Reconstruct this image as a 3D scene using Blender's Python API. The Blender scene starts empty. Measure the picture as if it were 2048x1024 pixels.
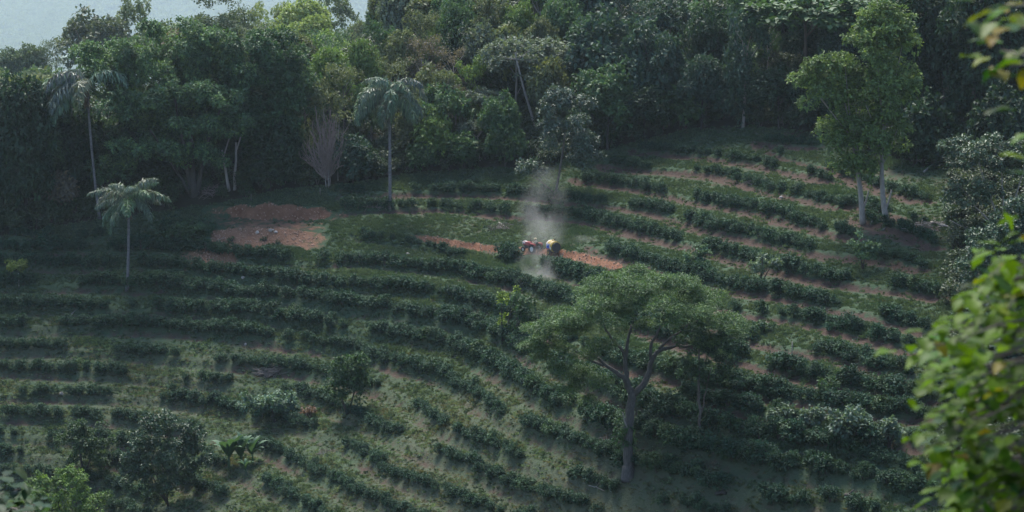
import bpy, bmesh, math, random
import numpy as np
from mathutils import Vector, Matrix, kdtree

random.seed(11)
rng = np.random.default_rng(11)
scene = bpy.context.scene
COL = scene.collection

# ---------------------------------------------------------------- camera, sky, sun, exposure
cam_data = bpy.data.cameras.new('camera')
cam = bpy.data.objects.new('camera', cam_data); COL.objects.link(cam)
cam.location = (0, 0, 0)
cam.rotation_euler = (math.radians(81.0), 0, 0)
cam_data.sensor_width = 36.0
cam_data.lens = 72.19
cam_data.clip_start = 0.3
cam_data.clip_end = 9000
cam_data.dof.use_dof = True
cam_data.dof.focus_distance = 262.0
cam_data.dof.aperture_fstop = 2.5
scene.camera = cam

SUN_EL, SUN_AZ = math.radians(58), math.radians(-14)      # azimuth from +Y, negative = to the left
world = bpy.data.worlds.new('World'); scene.world = world
world.use_nodes = True
wn = world.node_tree
bg = wn.nodes['Background']
sky = wn.nodes.new('ShaderNodeTexSky')
sky.sky_type = 'NISHITA'; sky.sun_disc = False
sky.sun_elevation = SUN_EL; sky.sun_rotation = SUN_AZ
sky.air_density = 1.0; sky.dust_density = 1.0; sky.ozone_density = 1.0
wn.links.new(sky.outputs['Color'], bg.inputs['Color'])
bg.inputs['Strength'].default_value = 0.07

sun_data = bpy.data.lights.new('sun', 'SUN')
sun_data.energy = 1.7; sun_data.angle = math.radians(22); sun_data.color = (1.0, 0.95, 0.86)
sun = bpy.data.objects.new('sun', sun_data); COL.objects.link(sun)
sd = Vector((math.sin(SUN_AZ) * math.cos(SUN_EL), math.cos(SUN_AZ) * math.cos(SUN_EL), math.sin(SUN_EL)))
sun.rotation_euler = sd.to_track_quat('Z', 'Y').to_euler()

scene.view_settings.view_transform = 'Standard'
scene.view_settings.look = 'None'
scene.view_settings.exposure = 2.15
scene.view_settings.gamma = 1.0
scene.view_settings.use_curve_mapping = False
scene.render.engine = 'CYCLES'
scene.cycles.max_bounces = 6
scene.cycles.diffuse_bounces = 4
scene.cycles.glossy_bounces = 2
scene.cycles.transmission_bounces = 3
scene.cycles.volume_bounces = 1
scene.cycles.transparent_max_bounces = 6
scene.cycles.use_denoising = True
scene.cycles.caustics_reflective = False
scene.cycles.caustics_refractive = False
scene.cycles.sample_clamp_indirect = 4.0
HAZE_DENSITY = 0.00006


# ---------------------------------------------------------------- materials
MAT = {}
def nodes_of(m):
    m.use_nodes = True
    nt = m.node_tree; nt.nodes.clear()
    return nt, nt.nodes.new('ShaderNodeOutputMaterial')

def math_node(nt, op, a, b=None, clamp=False):
    n = nt.nodes.new('ShaderNodeMath'); n.operation = op; n.use_clamp = clamp
    for i, v in enumerate((a, b)):
        if v is None: continue
        if hasattr(v, 'is_linked'): nt.links.new(v, n.inputs[i])
        else: n.inputs[i].default_value = v
    return n.outputs[0]

def mix_col(nt, fac, a, b, mode='MIX'):
    n = nt.nodes.new('ShaderNodeMix'); n.data_type = 'RGBA'; n.blend_type = mode
    for sock, v in ((n.inputs[0], fac), (n.inputs[6], a), (n.inputs[7], b)):
        if hasattr(v, 'is_linked'): nt.links.new(v, sock)
        elif isinstance(v, (int, float)): sock.default_value = v
        else: sock.default_value = (*v, 1.0)
    return n.outputs[2]

def attr(nt, name):
    n = nt.nodes.new('ShaderNodeAttribute'); n.attribute_name = name
    return n.outputs['Fac']

def noise_tex(nt, scale, detail=4, rough=0.6, vec=None):
    n = nt.nodes.new('ShaderNodeTexNoise')
    n.inputs['Scale'].default_value = scale; n.inputs['Detail'].default_value = detail
    n.inputs['Roughness'].default_value = rough
    if vec is not None: nt.links.new(vec, n.inputs['Vector'])
    return n.outputs['Fac']

def ramp(nt, fac, lo, hi):
    n = nt.nodes.new('ShaderNodeMapRange'); n.clamp = True
    n.inputs['From Min'].default_value = lo; n.inputs['From Max'].default_value = hi
    nt.links.new(fac, n.inputs['Value'])
    return n.outputs['Result']

def foliage_mat(name, base=None, rough=0.55, spec=0.35, trans=0.25, yellow=0.5, patch=None, spread=0.8, gain=1.0):
    """leaf: own colour (object colour when base is None), varied leaf by leaf with the tint attribute"""
    m = bpy.data.materials.new(name); nt, out = nodes_of(m)
    t = attr(nt, 'tint')
    if base is None:
        oi = nt.nodes.new('ShaderNodeObjectInfo'); col = oi.outputs['Color']
    else:
        rgb = nt.nodes.new('ShaderNodeRGB'); rgb.outputs[0].default_value = (*base, 1); col = rgb.outputs[0]
    if patch is not None:
        g = nt.nodes.new('ShaderNodeNewGeometry')
        pn = ramp(nt, noise_tex(nt, 0.09, 3, 0.6, g.outputs['Position']), 0.35, 0.65)
        col = mix_col(nt, pn, col, patch)
    mul = nt.nodes.new('ShaderNodeVectorMath'); mul.operation = 'SCALE'
    nt.links.new(col, mul.inputs[0])
    nt.links.new(math_node(nt, 'ADD', math_node(nt, 'MULTIPLY', t, spread * gain), (1.0 - spread * 0.5) * gain), mul.inputs['Scale'])
    yl = mix_col(nt, math_node(nt, 'MULTIPLY', ramp(nt, t, 0.62, 1.0), yellow), mul.outputs[0], (1.5, 1.2, 0.5), 'MULTIPLY')
    b = nt.nodes.new('ShaderNodeBsdfPrincipled')
    nt.links.new(yl, b.inputs['Base Color'])
    b.inputs['Roughness'].default_value = rough
    b.inputs['Specular IOR Level'].default_value = spec
    tr = nt.nodes.new('ShaderNodeBsdfTranslucent')
    nt.links.new(mix_col(nt, 1.0, yl, (1.25, 1.25, 0.6), 'MULTIPLY'), tr.inputs['Color'])
    mx = nt.nodes.new('ShaderNodeMixShader'); mx.inputs[0].default_value = trans
    nt.links.new(b.outputs[0], mx.inputs[1]); nt.links.new(tr.outputs[0], mx.inputs[2])
    nt.links.new(mx.outputs[0], out.inputs['Surface'])
    MAT[name] = m
    return m

def rough_mat(name, c1, c2, scale=3.0, rough=0.85, bump=0.3, spec=0.25, stretch=None, metallic=0.0):
    m = bpy.data.materials.new(name); nt, out = nodes_of(m)
    tc = nt.nodes.new('ShaderNodeTexCoord'); vec = tc.outputs['Object']
    if stretch:
        mp = nt.nodes.new('ShaderNodeMapping'); mp.inputs['Scale'].default_value = stretch
        nt.links.new(vec, mp.inputs['Vector']); vec = mp.outputs[0]
    nz = noise_tex(nt, scale, 5, 0.65, vec)
    b = nt.nodes.new('ShaderNodeBsdfPrincipled')
    nt.links.new(mix_col(nt, ramp(nt, nz, 0.32, 0.68), c1, c2), b.inputs['Base Color'])
    b.inputs['Roughness'].default_value = rough
    b.inputs['Specular IOR Level'].default_value = spec
    b.inputs['Metallic'].default_value = metallic
    if bump:
        bp = nt.nodes.new('ShaderNodeBump'); bp.inputs['Strength'].default_value = bump; bp.inputs['Distance'].default_value = 0.05
        nt.links.new(nz, bp.inputs['Height']); nt.links.new(bp.outputs[0], b.inputs['Normal'])
    nt.links.new(b.outputs[0], out.inputs['Surface'])
    MAT[name] = m
    return m

foliage_mat('leaf', None, 0.6, 0.28, 0.25, gain=1.35)
foliage_mat('leaf_glossy', None, 0.45, 0.32, 0.15, yellow=0.3, gain=1.3)
foliage_mat('coffee_leaf', None, 0.62, 0.14, 0.18, yellow=0.4, gain=1.05)
foliage_mat('coffee_leaf_far', (0.025, 0.066, 0.042), 0.62, 0.14, 0.18, yellow=0.35, patch=(0.032, 0.078, 0.046))
foliage_mat('undergrowth_leaf', (0.038, 0.075, 0.036), 0.55, 0.35, 0.2, patch=(0.055, 0.080, 0.042))
foliage_mat('far_leaf', (0.12, 0.16, 0.09), 0.8, 0.1, 0.25, patch=(0.145, 0.175, 0.095), spread=0.4)  # leaf colour lightened to carry part of the far haze
foliage_mat('grass_green', (0.085, 0.140, 0.082), 0.75, 0.15, 0.3, patch=(0.110, 0.155, 0.095))
foliage_mat('grass_light', (0.150, 0.230, 0.130), 0.75, 0.2, 0.3, patch=(0.19, 0.245, 0.155))  # pale grass, also paints the sunlit patch at bottom centre
foliage_mat('grass_straw', (0.175, 0.17, 0.115), 0.8, 0.15, 0.3, yellow=0.2, patch=(0.14, 0.14, 0.08))
foliage_mat('palm_leaf', None, 0.45, 0.4, 0.2, yellow=0.25, gain=1.7)
foliage_mat('dead_leaf', (0.17, 0.12, 0.085), 0.8, 0.2, 0.25, yellow=0.2)
foliage_mat('banana_leaf', (0.07, 0.14, 0.078), 0.6, 0.25, 0.25, yellow=0.3)
foliage_mat('near_leaf', None, 0.45, 0.10, 0.45, yellow=0.7, spread=1.4)
rough_mat('bark', (0.075, 0.062, 0.052), (0.15, 0.13, 0.115), 3.0, stretch=(4, 4, 0.7))
rough_mat('bark_pale', (0.22, 0.19, 0.17), (0.34, 0.31, 0.28), 2.5, stretch=(3, 3, 0.8))
rough_mat('bark_grey', (0.055, 0.050, 0.047), (0.13, 0.118, 0.112), 3.0, stretch=(4, 4, 0.7))
rough_mat('bark_dark', (0.035, 0.030, 0.027), (0.075, 0.066, 0.06), 3.0, stretch=(4, 4, 0.7))
rough_mat('palm_bark', (0.10, 0.092, 0.094), (0.20, 0.185, 0.19), 2.2, stretch=(1, 1, 3))
rough_mat('dead_wood', (0.20, 0.175, 0.155), (0.33, 0.30, 0.27), 4.0)
rough_mat('brush_wood', (0.13, 0.11, 0.10), (0.24, 0.21, 0.19), 4.0)
rough_mat('twig_red', (0.18, 0.130, 0.118), (0.27, 0.21, 0.19), 4.0)
rough_mat('stone', (0.30, 0.26, 0.23), (0.48, 0.43, 0.39), 2.0)
rough_mat('stone_red', (0.24, 0.135, 0.09), (0.40, 0.27, 0.20), 2.0)
rough_mat('red_paint', (0.40, 0.06, 0.07), (0.34, 0.07, 0.07), 2.0, 0.4, 0.0, 0.5)
rough_mat('white_paint', (0.78, 0.77, 0.75), (0.68, 0.66, 0.63), 3.0, 0.45, 0.0, 0.5)
rough_mat('yellow_plastic', (0.44, 0.30, 0.06), (0.36, 0.25, 0.07), 3.0, 0.45, 0.0, 0.5)
rough_mat('blue_plastic', (0.04, 0.11, 0.55), (0.035, 0.09, 0.45), 3.0, 0.45, 0.0, 0.5)
rough_mat('tyre_rubber', (0.018, 0.018, 0.018), (0.05, 0.04, 0.035), 3.0, 0.9, 0.2)
rough_mat('dark_metal', (0.035, 0.035, 0.04), (0.07, 0.065, 0.06), 3.0, 0.6, 0.0, 0.5)
rough_mat('cloth_tan', (0.56, 0.50, 0.39), (0.62, 0.56, 0.45), 6.0, 0.95, 0.1)
rough_mat('skin', (0.36, 0.20, 0.13), (0.40, 0.23, 0.15), 6.0, 0.7, 0.0)
rough_mat('straw_hat', (0.50, 0.42, 0.27), (0.60, 0.52, 0.36), 8.0, 0.9, 0.1)

def ground_mat():
    m = bpy.data.materials.new('hillside_ground'); nt, out = nodes_of(m)
    g = nt.nodes.new('ShaderNodeNewGeometry'); P = g.outputs['Position']
    n_big = noise_tex(nt, 0.12, 4, 0.6, P)
    n_mid = noise_tex(nt, 0.9, 5, 0.7, P)
    n_fine = noise_tex(nt, 5.0, 4, 0.7, P)
    green = mix_col(nt, n_fine, (0.027, 0.052, 0.029), (0.060, 0.092, 0.052))
    straw = mix_col(nt, n_fine, (0.045, 0.056, 0.036), (0.098, 0.112, 0.070))
    soil = mix_col(nt, n_mid, (0.034, 0.025, 0.021), (0.082, 0.056, 0.044))
    soil = mix_col(nt, ramp(nt, n_fine, 0.58, 0.75), soil, (0.115, 0.085, 0.068))
    orange = mix_col(nt, ramp(nt, n_mid, 0.3, 0.7), (0.115, 0.050, 0.029), (0.235, 0.125, 0.08))
    rub = mix_col(nt, ramp(nt, math_node(nt, 'ADD', math_node(nt, 'MULTIPLY', n_fine, 0.6), math_node(nt, 'MULTIPLY', n_mid, 0.4)), 0.32, 0.68), (0.115, 0.058, 0.036), (0.245, 0.145, 0.095))
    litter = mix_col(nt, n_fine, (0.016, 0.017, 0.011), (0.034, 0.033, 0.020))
    dry_sun_m = ramp(nt, math_node(nt, 'ADD', math_node(nt, 'MULTIPLY', attr(nt, 'dry'), 0.75), math_node(nt, 'MULTIPLY', n_mid, 0.8)), 0.50, 0.95)  # dry straw together with the painted sun patch
    c = mix_col(nt, dry_sun_m, green, straw)
    soilm = ramp(nt, math_node(nt, 'ADD', attr(nt, 'soil'), math_node(nt, 'MULTIPLY', math_node(nt, 'SUBTRACT', n_mid, 0.5), 1.3)), 0.30, 0.62)
    c = mix_col(nt, soilm, c, soil)
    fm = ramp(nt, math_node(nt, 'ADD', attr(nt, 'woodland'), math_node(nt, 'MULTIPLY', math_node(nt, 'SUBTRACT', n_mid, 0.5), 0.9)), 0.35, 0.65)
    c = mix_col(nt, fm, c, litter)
    rm = ramp(nt, math_node(nt, 'ADD', attr(nt, 'spoil'), math_node(nt, 'MULTIPLY', math_node(nt, 'SUBTRACT', n_mid, 0.5), 1.7)), 0.30, 0.6)
    c = mix_col(nt, rm, c, rub)
    om = ramp(nt, math_node(nt, 'ADD', attr(nt, 'cut'), math_node(nt, 'MULTIPLY', math_node(nt, 'SUBTRACT', n_mid, 0.5), 1.5)), 0.35, 0.6)
    c = mix_col(nt, om, c, orange)
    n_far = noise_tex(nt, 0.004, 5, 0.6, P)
    farw = mix_col(nt, ramp(nt, n_far, 0.40, 0.56), (0.125, 0.16, 0.095), (0.17, 0.195, 0.12))  # haze brightness of the far hill put into pale ground colours
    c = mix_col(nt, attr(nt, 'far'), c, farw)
    b = nt.nodes.new('ShaderNodeBsdfPrincipled')
    nt.links.new(c, b.inputs['Base Color'])
    b.inputs['Roughness'].default_value = 0.95; b.inputs['Specular IOR Level'].default_value = 0.1
    bp = nt.nodes.new('ShaderNodeBump'); bp.inputs['Strength'].default_value = 0.7; bp.inputs['Distance'].default_value = 0.25
    nt.links.new(math_node(nt, 'ADD', n_mid, math_node(nt, 'MULTIPLY', n_fine, 0.5)), bp.inputs['Height'])
    nt.links.new(bp.outputs[0], b.inputs['Normal'])
    nt.links.new(b.outputs[0], out.inputs['Surface'])
    return m

# ---------------------------------------------------------------- mesh helpers
def build_mesh(name, V, F, mats, attrs=None, midx=None, smooth=False):
    """V (n,3), F: list of int arrays with 3 or 4 columns"""
    me = bpy.data.meshes.new(name)
    V = np.asarray(V, np.float32)
    F = [np.asarray(f, np.int32) for f in (F if isinstance(F, list) else [F]) if len(f)]
    me.vertices.add(len(V)); me.vertices.foreach_set('co', V.ravel())
    loops = np.concatenate([f.ravel() for f in F])
    sizes = np.concatenate([np.full(len(f), f.shape[1], np.int32) for f in F])
    starts = np.concatenate([[0], np.cumsum(sizes)[:-1]]).astype(np.int32)
    me.loops.add(len(loops)); me.loops.foreach_set('vertex_index', loops)
    me.polygons.add(len(sizes)); me.polygons.foreach_set('loop_start', starts)
    try: me.polygons.foreach_set('loop_total', sizes)
    except Exception: pass
    for m in (mats if isinstance(mats, (list, tuple)) else [mats]): me.materials.append(m)
    if midx is not None: me.polygons.foreach_set('material_index', np.asarray(midx, np.int32))
    if smooth: me.polygons.foreach_set('use_smooth', np.ones(len(sizes), bool))
    me.update(calc_edges=True)
    for k, a in (attrs or {}).items():
        at = me.attributes.new(k, 'FLOAT', 'POINT'); at.data.foreach_set('value', np.asarray(a, np.float32))
    me.validate()
    return me

class Geo:
    """collects pieces that become one mesh object"""
    def __init__(self): self.V = []; self.F3 = []; self.F4 = []; self.n = 0; self.m3 = []; self.m4 = []; self.T = []
    def add(self, V, F3=None, F4=None, mat=0, tint=None):
        V = np.asarray(V, float).reshape(-1, 3)
        if F3 is not None and len(F3):
            F3 = np.asarray(F3) + self.n; self.F3.append(F3); self.m3.append(np.full(len(F3), mat))
        if F4 is not None and len(F4):
            F4 = np.asarray(F4) + self.n; self.F4.append(F4); self.m4.append(np.full(len(F4), mat))
        self.V.append(V); self.T.append(np.full(len(V), 0.5) if tint is None else np.asarray(tint)); self.n += len(V)
        return self
    def mesh(self, name, mats, smooth=False):
        F = []; mi = []
        if self.F3: F.append(np.concatenate(self.F3)); mi.append(np.concatenate(self.m3))
        if self.F4: F.append(np.concatenate(self.F4)); mi.append(np.concatenate(self.m4))
        return build_mesh(name, np.concatenate(self.V), F, mats, {'tint': np.concatenate(self.T)}, np.concatenate(mi), smooth)

def put(name, me, parent=None, loc=(0, 0, 0), rot=(0, 0, 0), scl=(1, 1, 1), color=None):
    o = bpy.data.objects.new(name, me); COL.objects.link(o)
    o.location = loc; o.rotation_euler = rot
    o.scale = scl if hasattr(scl, '__len__') else (scl, scl, scl)
    if parent is not None: o.parent = parent
    if color is not None: o.color = (*color, 1.0)
    return o

def tag(o, label=None, cat=None, group=None, kind=None):
    if label: o['label'] = label
    if cat: o['category'] = cat
    if group: o['group'] = group
    if kind: o['kind'] = kind
    return o

def thing(name, label, cat, loc, rotz=0.0, group=None):
    o = bpy.data.objects.new(name, None); COL.objects.link(o)
    o.location = loc; o.rotation_euler = (0, 0, rotz); o.empty_display_size = 0.5
    return tag(o, label, cat, group)

def nrm(a):
    return a / (np.linalg.norm(a, axis=-1, keepdims=True) + 1e-9)

def rsph(n):
    return nrm(rng.normal(size=(n, 3)))

def tube(pts, radii, sides=7, cap=True):
    pts = np.asarray(pts, float); radii = np.asarray(radii, float); n = len(pts)
    T = np.gradient(pts, axis=0); T = nrm(T)
    ref = np.tile(np.array([1.0, 0.13, 0.07]), (n, 1))
    A = nrm(np.cross(T, ref)); B = np.cross(T, A)
    a = np.linspace(0, 2 * math.pi, sides, endpoint=False)
    V = pts[:, None] + radii[:, None, None] * (np.cos(a)[None, :, None] * A[:, None] + np.sin(a)[None, :, None] * B[:, None])
    V = V.reshape(-1, 3)
    i = np.arange(n - 1)[:, None] * sides; j = np.arange(sides)[None]; jn = (j + 1) % sides
    F = np.stack([i + j, i + jn, i + sides + jn, i + sides + j], -1).reshape(-1, 4)
    F3 = []
    if cap:
        V = np.r_[V, pts[-1:], pts[:1]]; k = n * sides
        for q in range(sides):
            F3.append(((n - 1) * sides + q, (n - 1) * sides + (q + 1) % sides, k))
            F3.append(((q + 1) % sides, q, k + 1))
    return V, np.array(F3, int).reshape(-1, 3), F

def curve(p0, p1, bend, n=7, jit=0.0):
    p0 = np.asarray(p0, float); p1 = np.asarray(p1, float)
    t = np.linspace(0, 1, n)[:, None]
    c = (p0 + p1) / 2 + np.asarray(bend, float)
    p = (1 - t) ** 2 * p0 + 2 * t * (1 - t) * c + t * t * p1
    if jit: p[1:-1] += rng.normal(size=(n - 2, 3)) * jit
    return p

def leaf_quads(P, A, N, L, W, fold=0.18, droop=0.15):
    A = nrm(A); B = nrm(np.cross(A, N)); N = np.cross(B, A)
    L = np.asarray(L)[:, None]; W = np.asarray(W)[:, None]
    V = np.stack([P, P + A * L * .45 + B * W * .5 + N * W * fold, P + A * L - N * L * droop, P + A * L * .45 - B * W * .5 + N * W * fold], 1)
    n = len(P); k = np.arange(n)[:, None] * 4
    F = np.concatenate([k + np.array([[0, 1, 2]]), k + np.array([[0, 2, 3]])])
    return V.reshape(-1, 3), F

def crown_geo(geo, lobes, leaf=0.4, clumps=1.7, per=7, spread=0.38, up=0.75, aspect=0.72, droop=-0.1, tvar=0.22, shell=(0.62, 1.08), cut=-0.35, keep_low=0.35, mat=0):
    for (cx, cy, cz, rx, ry, rz) in lobes:
        rm = (rx * ry * rz) ** (1 / 3)
        area = 4 * math.pi * ((rx * ry) ** 1.6 / 3 + (rx * rz) ** 1.6 / 3 + (ry * rz) ** 1.6 / 3) ** (1 / 1.6)
        n = max(4, int(area * clumps * 1.3))
        d = rsph(n)
        low = (d[:, 2] < cut) & (rng.random(n) > keep_low)
        d = d[~low]; n = len(d)
        rad = rng.uniform(shell[0], shell[1], n)[:, None]
        C = np.array([cx, cy, cz]) + d * rad * np.array([rx, ry, rz])
        tl = rng.normal() * tvar * 0.45
        tc = rng.normal(size=n) * tvar * 0.6
        D = np.repeat(d, per, 0); m = len(D)
        Pp = np.repeat(C, per, 0) + rng.normal(size=(m, 3)) * spread * leaf
        A = nrm(D * 0.7 + rng.normal(size=(m, 3)) * 0.6 + np.array([0, 0, droop]))
        N = nrm(np.array([0, 0, up * 1.25]) + D * 0.7 + rng.normal(size=(m, 3)) * 0.33)
        L = leaf * rng.uniform(0.65, 1.3, m)
        V, F = leaf_quads(Pp, A, N, L, L * aspect)
        t = np.clip(0.45 + tl + np.repeat(tc, per) + rng.normal(size=m) * tvar * 0.6, 0, 1)
        geo.add(V, F3=F, mat=mat, tint=np.repeat(t, 4))

def shell_lobes(w, h, n, r0, r1, flat=0.8, zlow=0.0, fill=0.25, pow_=1.0):
    """lobes spread through an egg of width w and height h standing on z = 0"""
    L = []
    for i in range(n):
        while True:
            d = rsph(1)[0]
            if d[2] > -0.55: break
        rr = random.uniform(0.72, 1.0) if random.random() > fill else random.uniform(0.1, 0.7)
        r = random.uniform(r0, r1)
        z = h * 0.5 + d[2] * rr * (h * 0.5 - r * 0.6)
        k = 1.0 - 0.25 * max(0, (z / h - 0.55)) * pow_
        L.append((d[0] * rr * (w * 0.5 - r * 0.7) * k, d[1] * rr * (w * 0.5 - r * 0.7) * k, max(z, zlow + r * .5), r, r, r * flat))
    return L

# ---------------------------------------------------------------- camera geometry used for laying out the land
F_PX = 4107.0
PITCH = math.radians(-9.0)
CP, SP = math.cos(PITCH), math.sin(PITCH)

def ray(u, v):
    cx = (u - 1024.0) / F_PX; cy = (512.0 - v) / F_PX
    return np.array([cx, CP - cy * SP, SP + cy * CP])

def to_px(x, y, z):
    d = y * CP + z * SP
    h = -y * SP + z * CP
    return 1024.0 + F_PX * x / d, 512.0 - F_PX * h / d

# coffee rows traced along the contours of the hill: name, level taken at (u, v), points
ROWS = {
 'U1': [(680,378),(748,381),(817,371),(919,374),(1005,378),(1090,386),(1169,391),(1244,398),(1329,414),(1392,436),(1450,456),(1519,466),(1570,480),(1638,494),(1690,501),(1792,511),(1843,525)],
 'U2': [(690,410),(800,408),(902,405),(953,412),(1039,422),(1117,422),(1176,429),(1244,446),(1329,466),(1380,477),(1450,497),(1500,512),(1587,535),(1656,552),(1724,559),(1792,566),(1878,583)],
 'A': [(724,466),(800,473),(868,489),(919,506)],
 'B': [(230,492),(290,490),(376,501),(444,505),(560,514),(650,520),(700,514),(765,524),(885,531),(988,552),(1056,564),(1150,598),(1250,635),(1350,668),(1478,708),(1587,735),(1656,752),(1724,766),(1843,787)],
 'C': [(290,526),(376,530),(444,542),(512,548),(581,552),(700,570),(765,568),(851,574),(919,593),(988,603),(1080,640),(1150,680),(1250,716),(1350,745),(1416,763),(1502,780),(1570,787),(1656,800),(1724,814),(1826,824)],
 'D': [(0,559),(68,565),(191,559),(273,565),(342,562),(444,576),(512,590),(600,588),(700,605),(783,613),(834,624),(885,630),(953,646),(1010,665),(1080,706),(1150,742),(1210,766),(1278,800),(1312,818),(1363,835),(1433,852),(1485,865),(1570,880),(1638,889),(1740,895)],
 'E': [(0,603),(51,607),(137,607),(239,607),(325,613),(410,617),(495,620),(581,630),(700,648),(765,661),(834,668),(919,684),(964,712),(998,735),(1039,756),(1073,777),(1107,800),(1158,821),(1193,838),(1227,848),(1278,865),(1348,886),(1433,900),(1519,920),(1587,938),(1656,947)],
 'F': [(0,644),(102,648),(205,644),(308,648),(410,654),(512,665),(600,675),(700,690),(765,710),(817,725),(871,734),(902,753),(933,773),(964,794),(1001,821),(1039,838),(1073,852),(1117,862),(1158,886),(1213,910),(1300,935),(1389,958),(1485,971),(1539,992),(1604,1002)],
 'G': [(0,691),(68,689),(164,691),(222,693),(284,700),(328,706),(410,712),(475,718),(581,729),(650,739),(711,755),(755,770),(800,780),(834,800),(871,835),(912,859),(943,872),(981,881),(1005,896),(1049,913),(1097,930),(1148,951),(1200,970),(1261,984),(1305,995),(1380,1011),(1450,1025)],
 'H': [(0,730),(51,732),(103,734),(205,739),(290,742),(342,749),(393,753),(444,761),(547,770),(598,780),(660,800),(711,824),(765,848),(810,869),(844,893),(870,903),(899,908),(926,915),(964,937),(1005,954),(1042,971),(1083,982),(1121,995),(1158,1009),(1261,1030)],
 'I': [(0,783),(68,783),(154,782),(205,783),(273,787),(325,789),(376,797),(444,807),(520,826),(585,840),(632,852),(680,874),(721,893),(748,920),(793,944),(844,964),(899,982),(936,999),(988,1012),(1060,1035)],
 'J': [(0,824),(68,824),(120,828),(188,828),(239,830),(280,835),(325,845),(410,855),(495,870),(560,900),(605,922),(643,941),(694,972),(728,986),(800,1015),(850,1035)],
 'K': [(0,865),(68,865),(120,869),(232,874),(330,890),(430,915),(500,940),(560,975),(620,1010),(660,1035)],
 'L': [(0,900),(61,903),(103,906),(239,913),(330,935),(376,955),(427,975),(455,992),(500,1020)],
 'M': [(0,937),(41,941),(103,945),(200,955),(300,985),(360,1020)],
 'N': [(0,975),(120,985),(220,1000),(300,1035)],
 # rows that only the right-hand slope shows
 'P': [(1193,487),(1227,497),(1275,511),(1350,537),(1440,562),(1519,576),(1587,586),(1656,603),(1724,613),(1775,630),(1850,650)],
 'Q': [(1000,492),(1016,500),(1032,506)],
 'Q2': [(1090,520),(1141,533),(1193,552)],
 'R0': [(1536,277),(1580,280),(1621,284)],
 'R00': [(1285,292),(1348,297),(1416,301),(1519,316),(1621,340),(1660,352)],
 'R01': [(1225,322),(1348,330),(1450,340),(1553,374),(1638,391),(1680,402)],
 'R02': [(1170,350),(1260,360),(1348,378),(1450,401),(1519,412),(1587,432),(1656,453),(1707,463)],
 'R5': [(1470,612),(1553,624),(1638,637),(1707,658),(1758,668),(1830,690)],
 'R6': [(1450,656),(1519,672),(1587,688),(1656,699),(1758,725),(1826,742)],
 'R9': [(1382,792),(1468,810),(1536,820),(1600,838)],
 'R10':[(1628,930),(1724,958),(1809,975),(1860,988)],
 'R11':[(1724,912),(1826,930),(1878,955)],
 'R12':[(1700,855),(1780,868),(1860,885)],
 'R13':[(1660,1000),(1740,1020)],
 'T2': [(1690,398),(1780,418),(1862,444)],
 'T3': [(1735,432),(1800,452),(1872,480)],
 'T4': [(1560,300),(1640,318),(1700,345),(1780,372),(1850,392)],
 'X1':[(30,465),(120,470),(200,468)],
 'X2':[(0,492),(100,494),(170,492)],
 'X3':[(0,525),(60,522),(140,528),(230,522)],
 'X4':[(335,468),(376,462),(420,474)],
}
LEVEL = {'U1':(780,375),'U2':(800,408),'B':(376,500),'C':(376,530),'D':(342,562),'E':(325,612),'F':(308,648),'G':(284,700),
         'H':(290,742),'I':(273,787),'J':(239,830),'K':(120,869),'L':(103,906),'M':(41,941),'N':(100,983)}

def plane_hit(u, v, z0=-43.3, s=0.53, y0=280.0):
    r = ray(u, v)
    t = (z0 - s * y0) / (r[2] - s * r[1])
    return r * t

CTRL = []
for k_, (lu, lv) in LEVEL.items():
    z_ = plane_hit(lu, lv)[2]
    pts_ = ROWS[k_]
    for (u_, v_) in pts_:
        r_ = ray(u_, v_)
        p_ = r_ * (z_ / r_[2])
        CTRL.append((p_[0], p_[1], p_[2]))
CTRL += [(-150,300,-38),(-150,340,-34),(-150,420,-52),(-150,540,-62),
         (-95,296,-37),(-95,330,-32),(-95,365,-34),(-95,430,-50),(-95,540,-60),
         (-40,302,-32),(-40,330,-27),(-40,365,-30),(-40,430,-42),(-40,540,-58),
         (0,318,-27),(0,350,-15),(0,385,-7),(0,430,-10),(0,540,-45),
         (40,300,-25),(40,330,-12),(40,365,2),(40,405,14),(40,460,18),(40,550,-5),
         (72,262,-28),(80,300,-10),(80,340,8),(80,400,28),(80,480,46),
         (62,215,-36),(58,190,-42),(130,200,-28),(130,250,-10),(130,300,10),(130,350,36),(130,450,78),
         (200,150,-20),(200,220,8),(200,300,52),(200,420,105),(200,540,120),(130,540,90),
         (-100,185,-84),(-40,185,-84),(0,165,-74),(40,145,-58),(80,150,-42),(0,135,-80),(-40,135,-88),(-100,135,-88),(-200,135,-86),(-200,200,-82),(-200,300,-40)]
CTRL = np.array(CTRL, float)

def _phi(r2):
    return r2 * np.log(r2 + 1e-9) * 0.5
_S = 60.0
_cx = CTRL[:, :2] / _S
_n = len(CTRL)
_K = _phi(((_cx[:, None, :] - _cx[None, :, :]) ** 2).sum(-1)) + np.eye(_n) * 0.02
_P = np.c_[np.ones(_n), _cx]
_A = np.block([[_K, _P], [_P.T, np.zeros((3, 3))]])
_W = np.linalg.solve(_A, np.r_[CTRL[:, 2], np.zeros(3)])

def tps(x, y):
    x = np.asarray(x, float).ravel() / _S; y = np.asarray(y, float).ravel() / _S
    out = np.empty_like(x)
    for i in range(0, len(x), 20000):
        xs, ys = x[i:i+20000], y[i:i+20000]
        r2 = (xs[:, None] - _cx[None, :, 0]) ** 2 + (ys[:, None] - _cx[None, :, 1]) ** 2
        out[i:i+20000] = _phi(r2) @ _W[:_n] + _W[_n] + _W[_n+1] * xs + _W[_n+2] * ys
    return out

def sstep(a, b, x):
    t = np.clip((x - a) / (b - a), 0, 1)
    return t * t * (3 - 2 * t)

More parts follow.
